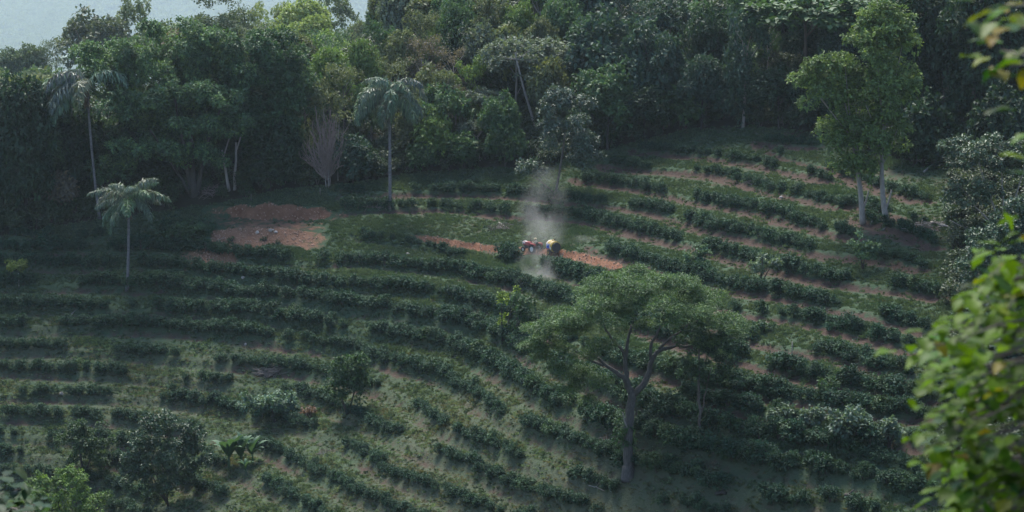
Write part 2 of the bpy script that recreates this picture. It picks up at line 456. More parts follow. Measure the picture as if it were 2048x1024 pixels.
def wav(x, y, f, s):
    return (np.sin(x * f + s) * np.cos(y * f * 1.13 - s * 1.7) + np.sin((x * .6 + y * .8) * f * 1.7 + s * 2.3) * 0.6 + np.sin((x * -.8 + y * .5) * f * 2.9 + s) * 0.3)

def base_height(x, y):
    """smooth lie of the land: own hillside, valley, planted bowl, wooded ridge, far valley and far hill"""
    x = np.asarray(x, float).ravel(); y = np.asarray(y, float).ravel()
    T = tps(np.clip(x, -200, 200), np.clip(y, 135, 560))
    cam = -1.9 - 0.72 * np.maximum(0, y - 2.5)
    m = np.maximum(T, cam) + 0.0
    k = 6.0
    h = np.clip(0.5 + 0.5 * (T - cam) / k, 0, 1)
    m = cam * (1 - h) + T * h + k * h * (1 - h) * 0.5
    far = -60 - 490 * sstep(480, 4400, y) + np.maximum(0, np.minimum(y, 12400) - 5600) * 0.115 * sstep(5400, 6600, y)
    far = far + (13 * wav(x, y, 0.0033, 1.3) + 50 * wav(x, y, 0.0011, 0.4)) * sstep(2700, 5800, y)
    e = 230 * sstep(70, 160, x)
    b = sstep(440, 640, y - e)
    return m * (1 - b) + far * b

# ---------------------------------------------------------------- ground sheet: fine over the planted bowl, coarse to the horizon
def axis(parts):
    out = [parts[0][0]]
    for a, b, step in parts:
        n = max(1, int(round((b - a) / step)))
        out += list(a + (b - a) * np.arange(1, n + 1) / n)
    return np.array(out)
GX = axis([(-5200, -400, 100), (-400, -150, 16), (-150, -80, 3.5), (-80, 72, 0.42), (72, 150, 3.5), (150, 400, 16), (400, 5200, 120)])
GY = axis([(-160, -10, 10), (-10, 60, 4), (60, 160, 4), (160, 268, 0.42), (268, 296, 0.28), (296, 318, 0.42), (318, 460, 2.5), (460, 900, 16), (900, 5600, 90), (5600, 9800, 50), (9800, 13200, 170)])
NX, NY = len(GX), len(GY)
MX, MY = np.meshgrid(GX, GY)                  # shape (NY, NX)
ZB = base_height(MX, MY).reshape(NY, NX)

def interp(Z, x, y):
    x = np.clip(np.asarray(x, float), GX[0], GX[-1] - 1e-6); y = np.clip(np.asarray(y, float), GY[0], GY[-1] - 1e-6)
    i = np.clip(np.searchsorted(GX, x, side='right') - 1, 0, NX - 2); j = np.clip(np.searchsorted(GY, y, side='right') - 1, 0, NY - 2)
    fx = (x - GX[i]) / (GX[i + 1] - GX[i]); fy = (y - GY[j]) / (GY[j + 1] - GY[j])
    return Z[j, i] * (1 - fx) * (1 - fy) + Z[j, i + 1] * fx * (1 - fy) + Z[j + 1, i] * (1 - fx) * fy + Z[j + 1, i + 1] * fx * fy

def hits(uv, Z, t0=130.0, t1=460.0, step=0.4):
    """where the sight lines through pixels uv meet the ground"""
    R = np.array([ray(u, v) for u, v in uv])
    t = np.arange(t0, t1, step)
    out = []
    for r in R:
        P = r[None] * t[:, None]
        below = P[:, 2] < interp(Z, P[:, 0], P[:, 1])
        i = int(np.argmax(below)) if below.any() else len(t) - 1
        out.append(P[i])
    return np.array(out)

def resample(P, step):
    d = np.r_[0, np.cumsum(np.linalg.norm(np.diff(P[:, :2], axis=0), axis=1))]
    n = max(2, int(d[-1] / step) + 1)
    s = np.linspace(0, d[-1], n)
    return np.stack([np.interp(s, d, P[:, k]) for k in range(P.shape[1])], 1)

def smooth_line(P, it=3):
    P = P.copy()
    for _ in range(it): P[1:-1] = P[1:-1] * .5 + (P[:-2] + P[2:]) * .25
    return P

ROW_W = {}
kpts = []; kup = []
for k_, pts_ in ROWS.items():
    W_ = hits([(u_, v_ + (16 if k_ in ('Q', 'Q2') else 9)) for u_, v_ in pts_], ZB)
    W_ = smooth_line(resample(W_, 1.2), 4)
    ROW_W[k_] = W_
    tn = nrm(np.gradient(W_[:, :2], axis=0))
    up = np.stack([-tn[:, 1], tn[:, 0]], 1)
    e = 1.5
    sgn = np.sign(interp(ZB, W_[:, 0] + up[:, 0] * e, W_[:, 1] + up[:, 1] * e) - interp(ZB, W_[:, 0] - up[:, 0] * e, W_[:, 1] - up[:, 1] * e))
    sg = 1.0 if np.median(sgn) >= 0 else -1.0
    kpts += [tuple(p) for p in W_]; kup += [tuple(u * sg) for u in up]
kpts = np.array(kpts); kup = np.array(kup)
kd = kdtree.KDTree(len(kpts))
for i, p in enumerate(kpts): kd.insert((p[0], p[1], 0), i)
kd.balance()

# signed distance to the nearest coffee row (positive uphill of it), only where the bowl is
fine = (MX > -82) & (MX < 74) & (MY > 158) & (MY < 320)
SD = np.full((NY, NX), 50.0); 
_j, _i = np.nonzero(fine)
for j, i in zip(_j, _i):
    c, k, d = kd.find((GX[i], GY[j], 0))
    if d < 4.5:
        s = (GX[i] - c[0]) * kup[k][0] + (GY[j] - c[1]) * kup[k][1]
        SD[j, i] = d if s >= 0 else -d

vnoise = wav(MX, MY, 0.55, 0.7) * 0.5 + wav(MX, MY, 1.4, 2.1) * 0.35
bank = np.where(np.abs(SD) < 4.5, 0.16 * np.exp(-(SD / 0.6) ** 2) - 0.30 * np.exp(-((SD + 1.25) / 0.55) ** 2) - 0.10 * np.exp(-((SD - 1.0) / 0.6) ** 2), 0)
ZT = ZB + bank * (1 + 0.15 * vnoise) + np.where(fine, 0.035 * vnoise, 0.0) 
CUT = np.zeros((NY, NX)); SPOIL = np.zeros((NY, NX)); PADM = np.zeros((NY, NX))

def terrace(line_uv, half, cut_slope, fill_slope, cut_w=6.0, fill_w=5.0, level=None, taper=5.0, drop=0.0, rag=1.0):
    """levels a strip along a line into the slope: cut bank on the uphill side, spoil slope below"""
    global ZT
    W = smooth_line(resample(hits(line_uv, ZB), 0.8), 3)
    zz = np.full(len(W), level) if level is not None else smooth_line(interp(ZB, W[:, 0], W[:, 1])[:, None] - drop, 6)[:, 0]
    tn = nrm(np.gradient(W[:, :2], axis=0)); up = np.stack([-tn[:, 1], tn[:, 0]], 1)
    up *= np.where(np.median(up[:, 1]) > 0, 1, -1)
    L = np.r_[0, np.cumsum(np.linalg.norm(np.diff(W[:, :2], axis=0), axis=1))]
    t = kdtree.KDTree(len(W))
    for i, p in enumerate(W): t.insert((p[0], p[1], 0), i)
    t.balance()
    x0, x1, y0, y1 = W[:, 0].min() - 10, W[:, 0].max() + 10, W[:, 1].min() - 14, W[:, 1].max() + 14
    for j, i in zip(*np.nonzero((MX > x0) & (MX < x1) & (MY > y0) & (MY < y1))):
        c, k, d = t.find((GX[i], GY[j], 0))
        if d > half + max(cut_w, fill_w): continue
        dx, dy = GX[i] - c[0], GY[j] - c[1]
        if (k == 0 or k == len(W) - 1) and abs(dx * tn[k, 0] + dy * tn[k, 1]) > 1.2: continue
        s = dx * up[k, 0] + dy * up[k, 1]
        w = min(1.0, L[k] / taper, (L[-1] - L[k]) / taper); w = w * w * (3 - 2 * w)
        nat = ZT[j, i]; jit = (0.45 * vnoise[j, i] + .25 * math.sin(GX[i] * 1.7 + 1.0)) * rag
        if abs(s) <= half: z = zz[k] + 0.06 * vnoise[j, i]; kind = 'pad'
        elif s > 0:
            if s > half + cut_w: continue
            z = min(nat, zz[k] + max(0, s - half + jit * .8) * cut_slope); kind = 'cut' if z < nat - 0.08 else ''
        else:
            if -s > half + fill_w: continue
            z = max(nat, zz[k] - max(0, -s - half + jit) * fill_slope); kind = 'spoil' if z > nat + 0.05 else ''
        ZT[j, i] = nat * (1 - w) + z * w
        if kind == 'cut': CUT[j, i] = max(CUT[j, i], w)
        if kind == 'spoil': SPOIL[j, i] = max(SPOIL[j, i], w)
        if kind == 'pad': PADM[j, i] = max(PADM[j, i], w)

# the excavated shelf of orange earth, then the narrow track the tractor stands on
terrace([(345,457),(400,452),(470,448),(560,447),(640,450),(735,456)], 3.3, 1.9, 0.62, 6.0, 7.0, level=float(interp(ZB, *hits([(560,452)], ZB)[0][:2])), taper=12.0)
terrace([(800,474),(850,481),(905,491),(960,499),(1020,504),(1075,507),(1130,512),(1190,525),(1250,542)], 1.0, 1.35, 0.8, 3.2, 1.5, taper=4.0, drop=.55, rag=.45)

def blur(A, n=2):
    for _ in range(n):
        A = (A + np.roll(A, 1, 0) + np.roll(A, -1, 0) + np.roll(A, 1, 1) + np.roll(A, -1, 1)) / 5
    return A
BIGPAD = PADM * (MX < -15)
CUT, SPOIL = np.clip(blur(CUT, 1) * 1.5, 0, 1), np.maximum(blur(SPOIL, 3), .50 * blur(BIGPAD, 2))

def gz(x, y):
    return float(interp(ZT, np.array([x]), np.array([y]))[0])

def at(u, v):
    """ground point seen at a pixel of the photograph"""
    p = hits([(u, v)], ZT, step=0.15)[0]
    return Vector((p[0], p[1], gz(p[0], p[1])))

EDGE = np.array([(-300,470),(0,472),(110,452),(180,440),(330,420),(480,398),(560,378),(720,362),(830,344),(1000,332),(1060,338),(1200,300),(1290,278),(1380,256),(1500,250),(1640,262),(1700,290),(1800,318),(1860,335),(1885,400),(1890,470),(1925,560),(1915,700),(1890,1024),(1900,2000)], float)
PU, PV = to_px(MX, MY, ZT)
def edge_v(u):
    return np.interp(u, EDGE[:19, 0], EDGE[:19, 1])
front = MY > 120
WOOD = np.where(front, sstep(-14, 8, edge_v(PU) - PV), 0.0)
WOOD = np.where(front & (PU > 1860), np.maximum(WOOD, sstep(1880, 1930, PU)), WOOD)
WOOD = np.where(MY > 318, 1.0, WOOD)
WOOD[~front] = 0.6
rightw = np.maximum(sstep(1050, 1350, PU) * sstep(980, 760, PV), sstep(640, 900, PU) * sstep(520, 440, PV) * .8)
SOIL = np.exp(-((SD + 1.35) / 0.95) ** 2) * (0.40 + 0.30 * rightw) + 0.15 * rightw * (np.abs(SD) > 0.9) + 0.06 * vnoise
SOIL = np.where(fine, SOIL + 0.14 * sstep(0, 1, wav(MX, MY, 0.21, 1.9)), 0.0)
SOIL += 0.45 * PADM + np.where(fine, 0.16 * sstep(1600, 1720, PU) * sstep(560, 480, PV) + 0.12 * sstep(1200, 1300, PU) * sstep(330, 290, PV), 0)
DRY_SUN = np.where(fine, 0.02 + 0.12 * sstep(560, 660, PV) + 0.48 * sstep(560, 820, PU) * sstep(1650, 1300, PU) * sstep(700, 850, PV) + 0.32 * sstep(640, 720, PV) * sstep(760, 500, PU) + 0.22 * wav(MX, MY, 0.17, 0.2), 0.35)  # straw tint; its lower-centre term also paints in a patch of sunlight
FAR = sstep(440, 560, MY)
V = np.stack([MX.ravel(), MY.ravel(), ZT.ravel()], 1)
jj = np.arange(NY - 1)[:, None] * NX; ii = np.arange(NX - 1)[None]
Fg = np.stack([jj + ii, jj + ii + 1, jj + NX + ii + 1, jj + NX + ii], -1).reshape(-1, 4)
gme = build_mesh('hillside', V, Fg, ground_mat(), {'soil': SOIL.ravel(), 'dry': DRY_SUN.ravel(), 'woodland': WOOD.ravel(), 'cut': CUT.ravel(), 'spoil': SPOIL.ravel(), 'far': FAR.ravel()}, smooth=True)
ground = put('ground', gme); tag(ground, 'terraced coffee hillside of grass, brown soil banks and an orange earth cutting', 'hillside', kind='structure')

# ---------------------------------------------------------------- the air: pale haze round the whole place
ZLO, ZHI = float(ZT.min()) - 1.5, max(72.0, float(ZT.max()) + 22.0)
def box_mesh(name, x0, x1, y0, y1, z0, z1, mat):
    Vb = [(x, y, z) for z in (z0, z1) for y in (y0, y1) for x in (x0, x1)]
    Fb = [(0, 2, 3, 1), (4, 5, 7, 6), (0, 1, 5, 4), (2, 6, 7, 3), (0, 4, 6, 2), (1, 3, 7, 5)]
    return build_mesh(name, Vb, np.array(Fb), mat)
hm = bpy.data.materials.new('haze_air'); nt, out = nodes_of(hm)
pv = nt.nodes.new('ShaderNodeVolumePrincipled')
pv.inputs['Color'].default_value = (0.74, 0.89, 1.0, 1); pv.inputs['Density'].default_value = HAZE_DENSITY
pv.inputs['Anisotropy'].default_value = 0.35
nt.links.new(pv.outputs[0], out.inputs['Volume'])
haze = put('haze', box_mesh('haze', -5210, 5210, -170, 13210, ZLO, ZHI, hm)); tag(haze, 'thin blue morning haze filling the valley air', 'haze', kind='stuff')

# ---------------------------------------------------------------- scattering of uncountable cover
def scatter(name, pts, protos, pid, scl, rotz, label, cat):
    coll = bpy.data.collections.new(name + '_kinds')
    for o in protos: coll.objects.link(o)
    me = bpy.data.meshes.new(name)
    P = np.asarray(pts, np.float32)
    me.vertices.add(len(P)); me.vertices.foreach_set('co', P.ravel())
    for k, a, ty in (('pid', np.asarray(pid, np.int32), 'INT'), ('scl', np.asarray(scl, np.float32), 'FLOAT'), ('rotz', np.asarray(rotz, np.float32), 'FLOAT')):
        at_ = me.attributes.new(k, ty, 'POINT'); at_.data.foreach_set('value', a)
    o = put(name, me)
    ng = bpy.data.node_groups.new(name + '_scatter', 'GeometryNodeTree')
    ng.interface.new_socket('Geometry', in_out='INPUT', socket_type='NodeSocketGeometry')
    ng.interface.new_socket('Geometry', in_out='OUTPUT', socket_type='NodeSocketGeometry')
    gi = ng.nodes.new('NodeGroupInput'); go = ng.nodes.new('NodeGroupOutput')
    ip = ng.nodes.new('GeometryNodeInstanceOnPoints')
    ci = ng.nodes.new('GeometryNodeCollectionInfo'); ci.inputs['Collection'].default_value = coll
    ci.inputs['Separate Children'].default_value = True; ci.inputs['Reset Children'].default_value = True
    def na(nm, ty):
        n = ng.nodes.new('GeometryNodeInputNamedAttribute'); n.data_type = ty; n.inputs['Name'].default_value = nm
        return n.outputs['Attribute']
    cx = ng.nodes.new('ShaderNodeCombineXYZ'); er = ng.nodes.new('FunctionNodeEulerToRotation')
    L = ng.links.new
    L(gi.outputs[0], ip.inputs['Points']); L(ci.outputs[0], ip.inputs['Instance'])
    ip.inputs['Pick Instance'].default_value = True
    L(na('pid', 'INT'), ip.inputs['Instance Index'])
    L(na('rotz', 'FLOAT'), cx.inputs['Z']); L(cx.outputs[0], er.inputs[0]); L(er.outputs[0], ip.inputs['Rotation'])
    L(na('scl', 'FLOAT'), ip.inputs['Scale'])
    L(ip.outputs[0], go.inputs[0])
    md = o.modifiers.new('scatter', 'NODES'); md.node_group = ng
    return tag(o, label, cat, kind='stuff')

def proto(name, me):
    return bpy.data.objects.new(name, me)       # never linked to the scene: only a pattern for scattering


# ---------------------------------------------------------------- plant patterns shared by many plants
def make_crown(kind, seed):
    global rng
    rng = np.random.default_rng(seed); random.seed(seed)
    g = Geo()
    if kind == 'round':
        crown_geo(g, shell_lobes(8, 7, 30, 0.95, 1.75, 0.8), 0.40, 1.7, 7)
    elif kind == 'layer':
        L = []
        for i in range(34):
            a = random.uniform(0, 6.28); r = math.sqrt(random.random()) * 3.4; z = 2.2 + 3.9 * (1 - (r / 3.6) ** 2) * random.uniform(0.35, 1.0)
            L.append((r * math.cos(a), r * math.sin(a), z, random.uniform(.8, 1.3), random.uniform(.8, 1.3), random.uniform(.22, .4)))
        crown_geo(g, L, 0.42, 2.3, 8, up=1.3, droop=-0.25, cut=-0.2, keep_low=0.15)
    elif kind == 'tall':
        L = []
        for i in range(26):
            z = random.uniform(0.6, 6.4); w = 3.4 * math.sin(math.pi * min(1, 0.18 + 0.8 * z / 7.4)) ** 0.7
            a = random.uniform(0, 6.28); r = random.uniform(0.15, 1) * w
            s = random.uniform(.6, 1.15)
            L.append((r * math.cos(a), r * math.sin(a), z, s, s, s * .85))
        crown_geo(g, L, 0.36, 1.9, 7, tvar=0.25)
    elif kind == 'airy':
        L = []
        for i in range(24):
            z = random.uniform(1.5, 6.6); a = random.uniform(0, 6.28); r = random.uniform(0.2, 1) * 3.6 * (1 - ((z - 4) / 4.2) ** 2) ** .5
            s = random.uniform(.55, .95)
            L.append((r * math.cos(a), r * math.sin(a), z, s * 1.25, s * 1.25, s * .6))
        crown_geo(g, L, 0.30, 1.5, 6, spread=0.9, tvar=0.25, shell=(0.3, 1.15))
    elif kind == 'glossy':
        crown_geo(g, shell_lobes(8, 7, 34, 0.9, 1.5, 0.85, fill=.3), 0.36, 2.0, 7, up=0.5, tvar=0.3, droop=-0.2)
    elif kind == 'shrub':
        crown_geo(g, shell_lobes(8, 7, 20, 1.1, 2.0, 0.8), 0.62, 1.0, 7, tvar=0.26)
    elif kind == 'bare':
        for i in range(70):
            a = random.uniform(0, 6.28); e = random.uniform(0.35, 1.45); l = random.uniform(3.5, 7.2)
            p1 = np.array([math.cos(a) * math.cos(e) * l * .62, math.sin(a) * math.cos(e) * l * .62, math.sin(e) * l])
            c = curve((0, 0, 0), p1, (0, 0, random.uniform(-.6, .5)), 6, 0.12)
            Vt, f3, f4 = tube(c, np.linspace(.11, .035, 6), 3, False); g.add(Vt, f3, f4)
            for q in range(5):
                b = c[random.randrange(2, 6)]; dirr = nrm(rsph(1)[0] + np.array([0, 0, .7]) + p1 / l)
                Vt, f3, f4 = tube(np.array([b, b + dirr * random.uniform(.7, 1.7)]), np.array([.05, .025]), 3, False); g.add(Vt, f3, f4)
    return g

CROWN = {}
for kind, n in (('round', 4), ('layer', 2), ('tall', 3), ('airy', 2), ('glossy', 2), ('shrub', 3)):
    CROWN[kind] = [make_crown(kind, 100 + i * 7 + len(kind) * 31).mesh(kind + '_crown', MAT['leaf_glossy' if kind == 'glossy' else 'leaf']) for i in range(n)]
CROWN['bare'] = [make_crown('bare', 55).mesh('bare_crown', MAT['twig_red'])]
rng = np.random.default_rng(5); random.seed(5)

TRUNKS = {}
def make_trunk(mat, seed, lean=0.0):
    """one metre of height, spreading into limbs in its upper half; scaled to each tree"""
    random.seed(seed)
    g = Geo()
    top = np.array([random.uniform(-.03, .03) + lean, random.uniform(-.03, .03), .72])
    c = curve((0, 0, -0.06), top, (random.uniform(-.03, .03), random.uniform(-.03, .03), 0), 8)
    Vt, f3, f4 = tube(c, np.array([.028, .020, .0175, .016, .0145, .013, .011, .008]), 8); g.add(Vt, f3, f4)
    for i in range(9):
        b = c[random.choice([3, 4, 5, 5, 6, 6, 7])]; a = random.uniform(0, 6.28); l = random.uniform(.14, .26)
        e = b + np.array([math.cos(a) * l, math.sin(a) * l, random.uniform(.10, .22)])
        Vt, f3, f4 = tube(curve(b, e, (0, 0, -.03), 5), np.linspace(.009, .003, 5), 5); g.add(Vt, f3, f4)
    return g.mesh('tree_trunk', MAT[mat], True)
for m_ in ('bark', 'bark_pale', 'bark_dark'):
    TRUNKS[m_] = [make_trunk(m_, 31), make_trunk(m_, 47, 0.05)]

USED_LABELS = {}
def plant_tree(name, label, cat, x, y, h, w, kind, color, crown_frac=0.78, bark='bark_dark', group=None, z=None, depth=1.0, variant=None, rot=None):
    zg = gz(x, y) if z is None else z
    rot = random.uniform(0, 6.28) if rot is None else rot
    r = thing(name, label, cat, (x, y, zg), rot, group)
    tm = random.choice(TRUNKS[bark]); tw = 0.55 * h + 0.25 * w
    put('trunk', tm, r, (0, 0, 0), (0, 0, random.uniform(0, 6.28)), (tw, tw, h * 0.98))
    ms = CROWN[kind]; cm = ms[variant % len(ms)] if variant is not None else random.choice(ms)
    ch = min(h * crown_frac, 1.2 * w + 1.0)
    c = put('crown', cm, r, (0, 0, h - ch), (0, 0, 0), (w / 8.0, w / 8.0 * depth, ch / 7.0 * 1.02), color)
    zc = h - ch; lw = w * .92
    while kind in ('round', 'shrub', 'tall', 'glossy') and zc > h * (1 - crown_frac) + 1.5 and lw > w * .6:   # lower storeys of a tall crown
        put('crown', random.choice(ms), r, (random.uniform(-.1, .1) * w, random.uniform(-.1, .1) * w, max(zc - ch * .62, 0.2)), (0, 0, random.uniform(0, 6)), (lw / 8, lw / 8, ch / 7), color)
        zc -= ch * .62; lw *= .94
    return r

def solve_tree(u, v_top, h, d0=None):
    """distance up the wooded slope at which a tree of height h has its top at this pixel"""
    r = ray(u, v_top); t = np.arange(225.0, 470.0, 0.5)
    P = r[None] * t[:, None]
    zg = interp(ZT, P[:, 0], P[:, 1])
    pu, pv_ = to_px(P[:, 0], P[:, 1], zg)
    ok = (P[:, 2] - zg <= h) & (P[:, 2] > zg) & (edge_v(pu) - pv_ > -4)
    i = int(np.argmax(ok)) if ok.any() else None
    if i is None: return None
    return P[i, 0], P[i, 1], P[i, 2] - zg[i]


# ---------------------------------------------------------------- coffee shrubs in their contour rows
def make_coffee(seed, mat, n_lobes=9, name='coffee_shrub', dens=5.2):
    global rng
    rng = np.random.default_rng(seed); random.seed(seed)
    g = Geo()
    L = []
    for i in range(n_lobes):
        a = random.uniform(0, 6.28); r = random.uniform(0.1, 0.62); z = random.uniform(0.32, 1.08) * (1.12 - 0.35 * r)
        s = random.uniform(.26, .42)
        L.append((r * math.cos(a), r * math.sin(a), z, s, s, s * .8))
    L.append((0, 0, 1.12, .2, .2, .26))
    crown_geo(g, L, 0.18, dens * 1.5, 7, spread=0.5, up=0.8, aspect=0.62, droop=-0.3, tvar=0.3, mat=0)
    for i in range(4):
        a = random.uniform(0, 6.28)
        Vt, f3, f4 = tube(curve((0, 0, -.1), (math.cos(a) * .35, math.sin(a) * .35, 1.0), (0, 0, .1), 4), np.linspace(.035, .012, 4), 4, False)
        g.add(Vt, f3, f4, mat=1)
    return g.mesh(name, [mat, MAT['bark']])
COFFEE = [make_coffee(300 + i, MAT['coffee_leaf'], 8 + i % 4, dens=6.0) for i in range(7)]
COFFEE_FAR = [proto('coffee_bush', make_coffee(330 + i, MAT['coffee_leaf_far'], 8 + i % 4)) for i in range(8)]
rng = np.random.default_rng(21); random.seed(21)

ROW_SIZE = {'U1': 1.15, 'U2': 1.2, 'A': .9, 'B': 1.42, 'C': 1.35, 'D': 1.42, 'E': 1.35, 'F': 1.25, 'G': 1.12, 'H': 1.12, 'I': 1.1, 'J': 1.08, 'K': 1.0, 'L': 1.05, 'M': 1.05, 'N': 1.0,
            'Q': 1.5, 'Q2': 1.35, 'P': 1.25, 'R00': .95, 'R01': 1.0, 'R0': .95, 'R02': 1.1, 'T2': 1.0, 'T3': 1.1, 'T4': .9, 'R10': 1.1, 'R11': 1.0, 'R12': 1.0, 'X1': 1.3, 'X2': 1.4, 'X3': 1.4, 'X4': 1.9}
ROW_GAP = {'G': .30, 'H': .26, 'I': .24, 'J': .20, 'K': .26, 'L': .22, 'M': .22, 'U1': .24, 'U2': .2, 'R5': .25, 'R6': .22, 'R00': .2, 'R01': .25, 'R4': .15, 'R11': .3, 'R12': .35, 'T2': .3, 'T3': .3, 'T4': .3, 'N': .1}
LANDMARKS = [('banana clump', 470), ('short palm', 253), ('bright little tree', 1030), ('dark upright tree', 697), ('umbrella tree trunk', 1258), ('slender tree', 1405),
             ('broadleaf trio', 1705), ('grey mound shrub', 545), ('glossy leafy tree', 330), ('tall palm', 780), ('pale trunk pair', 1750), ('dust plume', 1085)]
ROW_PHRASE = {'U1': 'hedge under the forest edge', 'U2': 'hedge above the orange cutting', 'A': 'short hedge above the track', 'B': 'hedge just under the orange spoil', 'C': 'second hedge under the spoil',
              'D': 'hedge meeting the short palm foot', 'E': 'hedge just under the short palm', 'F': 'second hedge under the short palm', 'G': 'broken row above the brush pile', 'H': 'row holding the brush pile',
              'I': 'row behind the grey mound', 'J': 'row passing the banana clump', 'K': 'row above the round dark tree', 'L': 'row behind the bright green tree', 'M': 'row beside the bright green tree', 'N': 'lowest row at bottom left',
              'R10': 'hedge under the broadleaf trio', 'R11': 'sparse row under the broadleaf trio', 'R12': 'patchy row beside the broadleaf trio', 'R13': 'bottom row beside blurred leaves', 'R9': 'row behind the slender tree',
              'R5': 'row right of the umbrella crown', 'R6': 'lower row right of umbrella crown', 'P': 'row under the pale bush trio'}
cand = []
for k_, W_ in ROW_W.items():
    P_ = resample(W_, 0.86)
    base = ROW_SIZE.get(k_, 1.2); gap = ROW_GAP.get(k_, 0.10)
    ph = random.uniform(0, 50); grow = 0.0
    for q, p in enumerate(P_):
        x = p[0] + rng.normal() * .16; y = p[1] + rng.normal() * .18
        s_n = math.sin(q * .31 + ph) + math.sin(q * .123 + ph * 2) + rng.normal() * .35
        if s_n < -1.9 + gap * 4.5 or random.random() < gap * .3: continue
        u, v = to_px(x, y, gz(x, y))
        if u < -60 or u > 1960 or v > 1060: continue
        if PADM is not None and interp(PADM, x, y) > .3 or interp(CUT, x, y) > .3: continue
        if k_ not in ('X4', 'B', 'C') and interp(SPOIL, x, y) > .45 and random.random() < .9: continue
        sc = base * .90 * random.uniform(.74, 1.16) * (1.0 + .06 * s_n)
        if k_ in 'FGHIJ' and u > 620: sc *= .88
        if k_ in 'EFD' and u > 1180: sc *= 1.12
        cand.append((k_, x, y, u, v, sc))
vis = [c for c in cand if 4 < c[3] < 1900 and c[4] < 1036]
vis.sort(key=lambda c: -c[5] / c[2])
near_set = set(id(c) for c in vis[:300])
near = [c for c in vis if id(c) in near_set]
rest = [c for c in cand if id(c) not in near_set]
ORD = ['nearest', 'second', 'third', 'fourth', 'fifth', 'sixth', 'seventh', 'eighth', 'ninth', 'tenth', 'eleventh', 'twelfth', 'thirteenth', 'fourteenth', 'fifteenth',
       'sixteenth', 'seventeenth', 'eighteenth', 'nineteenth', 'twentieth']
byrow = {}; used = set()
for c in near: byrow.setdefault(c[0], []).append(c)
def lum(s, b):
    r = s / b
    return 'tall dark' if r > 1.05 else ('low dark' if r < .85 else 'dark green')
for k_, cs in byrow.items():
    cs.sort(key=lambda c: c[3])
    buckets = {}
    for c in cs:
        nm, lu = min(LANDMARKS, key=lambda l: abs(l[1] - c[3]))
        if c[3] < 130: nm, lu = 'left picture edge', 0
        buckets.setdefault((nm, 'right' if c[3] >= lu else 'left', lu), []).append(c)
    for (nm, side, lu), bs in buckets.items():
        bs.sort(key=lambda c: abs(c[3] - lu))
        for q, c in enumerate(bs):
            _, x, y, u, v, sc = c
            nm2 = nm if nm != 'left picture edge' else 'the left edge'
            lab = f"{lum(sc, ROW_SIZE.get(k_, 1.2))} coffee shrub {ORD[min(q, 19)]} {side} of {nm2}, {ROW_PHRASE.get(k_, 'row on the right slope')}"
            for alt in ('smaller dark', 'paler green', 'fuller dark', 'lower green'):
                if lab not in used: break
                lab = f"{alt} coffee shrub" + lab.split('coffee shrub', 1)[1]
            used.add(lab); me = random.choice(COFFEE)
            b = random.uniform(.85, 1.2); yl = random.uniform(0, 1) ** 3
            o = put('coffee_shrub', me, None, (x, y, gz(x, y) - .05), (0, 0, random.uniform(0, 6.28)), (sc * random.uniform(.9, 1.12), sc * random.uniform(.9, 1.12), sc * random.uniform(.9, 1.08)),
                    (.025 * b + .025 * yl, .066 * b + .03 * yl, .042 * b))
            tag(o, lab, 'coffee shrub', 'coffee shrubs in contour rows')
R_ = np.array([[c[1], c[2], gz(c[1], c[2]) - .05] for c in rest])
scatter('coffee_plantation', R_, COFFEE_FAR, rng.integers(0, len(COFFEE_FAR), len(R_)), [c[5] for c in rest], rng.uniform(0, 6.28, len(R_)),
        'hedged rows of dark coffee bushes following the slope contours', 'coffee rows')

# ---------------------------------------------------------------- grass, straw and weeds between the rows
def make_tuft(mat, seed, n=16, h=.38, w=.07, flop=.6):
    g = Geo(); r_ = np.random.default_rng(seed)
    P = np.c_[r_.normal(size=(n, 2)) * .16, np.full(n, -.04)]
    A = nrm(np.c_[r_.normal(size=(n, 2)) * flop, np.ones(n)])
    N = nrm(r_.normal(size=(n, 3)))
    V, F = leaf_quads(P, A, N, h * r_.uniform(.5, 1.2, n), w * r_.uniform(.7, 1.4, n), fold=.3, droop=.35)
    g.add(V, F3=F, tint=np.repeat(np.clip(r_.normal(.5, .2, n), 0, 1), 4))
    return g.mesh('grass_tuft', MAT[mat])
TUFTS = [proto('grass_tuft', make_tuft('grass_green', 1, 18, .40, .07)), proto('grass_tuft', make_tuft('grass_green', 2, 14, .30, .09, 1.0)), proto('grass_tuft', make_tuft('grass_green', 3, 22, .55, .08, .8)),
         proto('grass_tuft', make_tuft('grass_straw', 4, 20, .34, .05, 1.2)), proto('grass_tuft', make_tuft('grass_straw', 5, 16, .26, .06, 1.6)), proto('grass_tuft', make_tuft('undergrowth_leaf', 6, 20, .34, .16, 1.3)),
         proto('grass_tuft', make_tuft('grass_light', 7, 20, .34, .07, 1.0)), proto('grass_tuft', make_tuft('grass_light', 8, 16, .26, .08, 1.4))]
NT = 620000
gx = rng.uniform(-78, 66, NT); gy = rng.uniform(165, 316, NT)
z_ = interp(ZT, gx, gy); pu, pv_ = to_px(gx, gy, z_)
sd = interp(SD, gx, gy); dry = interp(DRY_SUN, gx, gy); soil = interp(SOIL, gx, gy); wd = interp(WOOD, gx, gy)
patch = wav(gx, gy, .33, 4.0) * .5 + wav(gx, gy, 1.1, 1.0) * .35
ok = (pu > -40) & (pu < 1960) & (pv_ < 1050) & (pv_ > 230) & (wd < .6) & (rng.random(NT) > np.clip(soil * 1.9, 0, .94)) & (interp(CUT, gx, gy) < .22) & ((interp(SPOIL, gx, gy) < .3) | (interp(PADM, gx, gy) > .4))
ok &= (rng.random(NT) < np.clip(.62 + .4 * patch, .15, 1)) & ((np.abs(sd) > .5) | (rng.random(NT) < .3))
ok &= (interp(PADM, gx, gy) < .4) | (rng.random(NT) < .16)
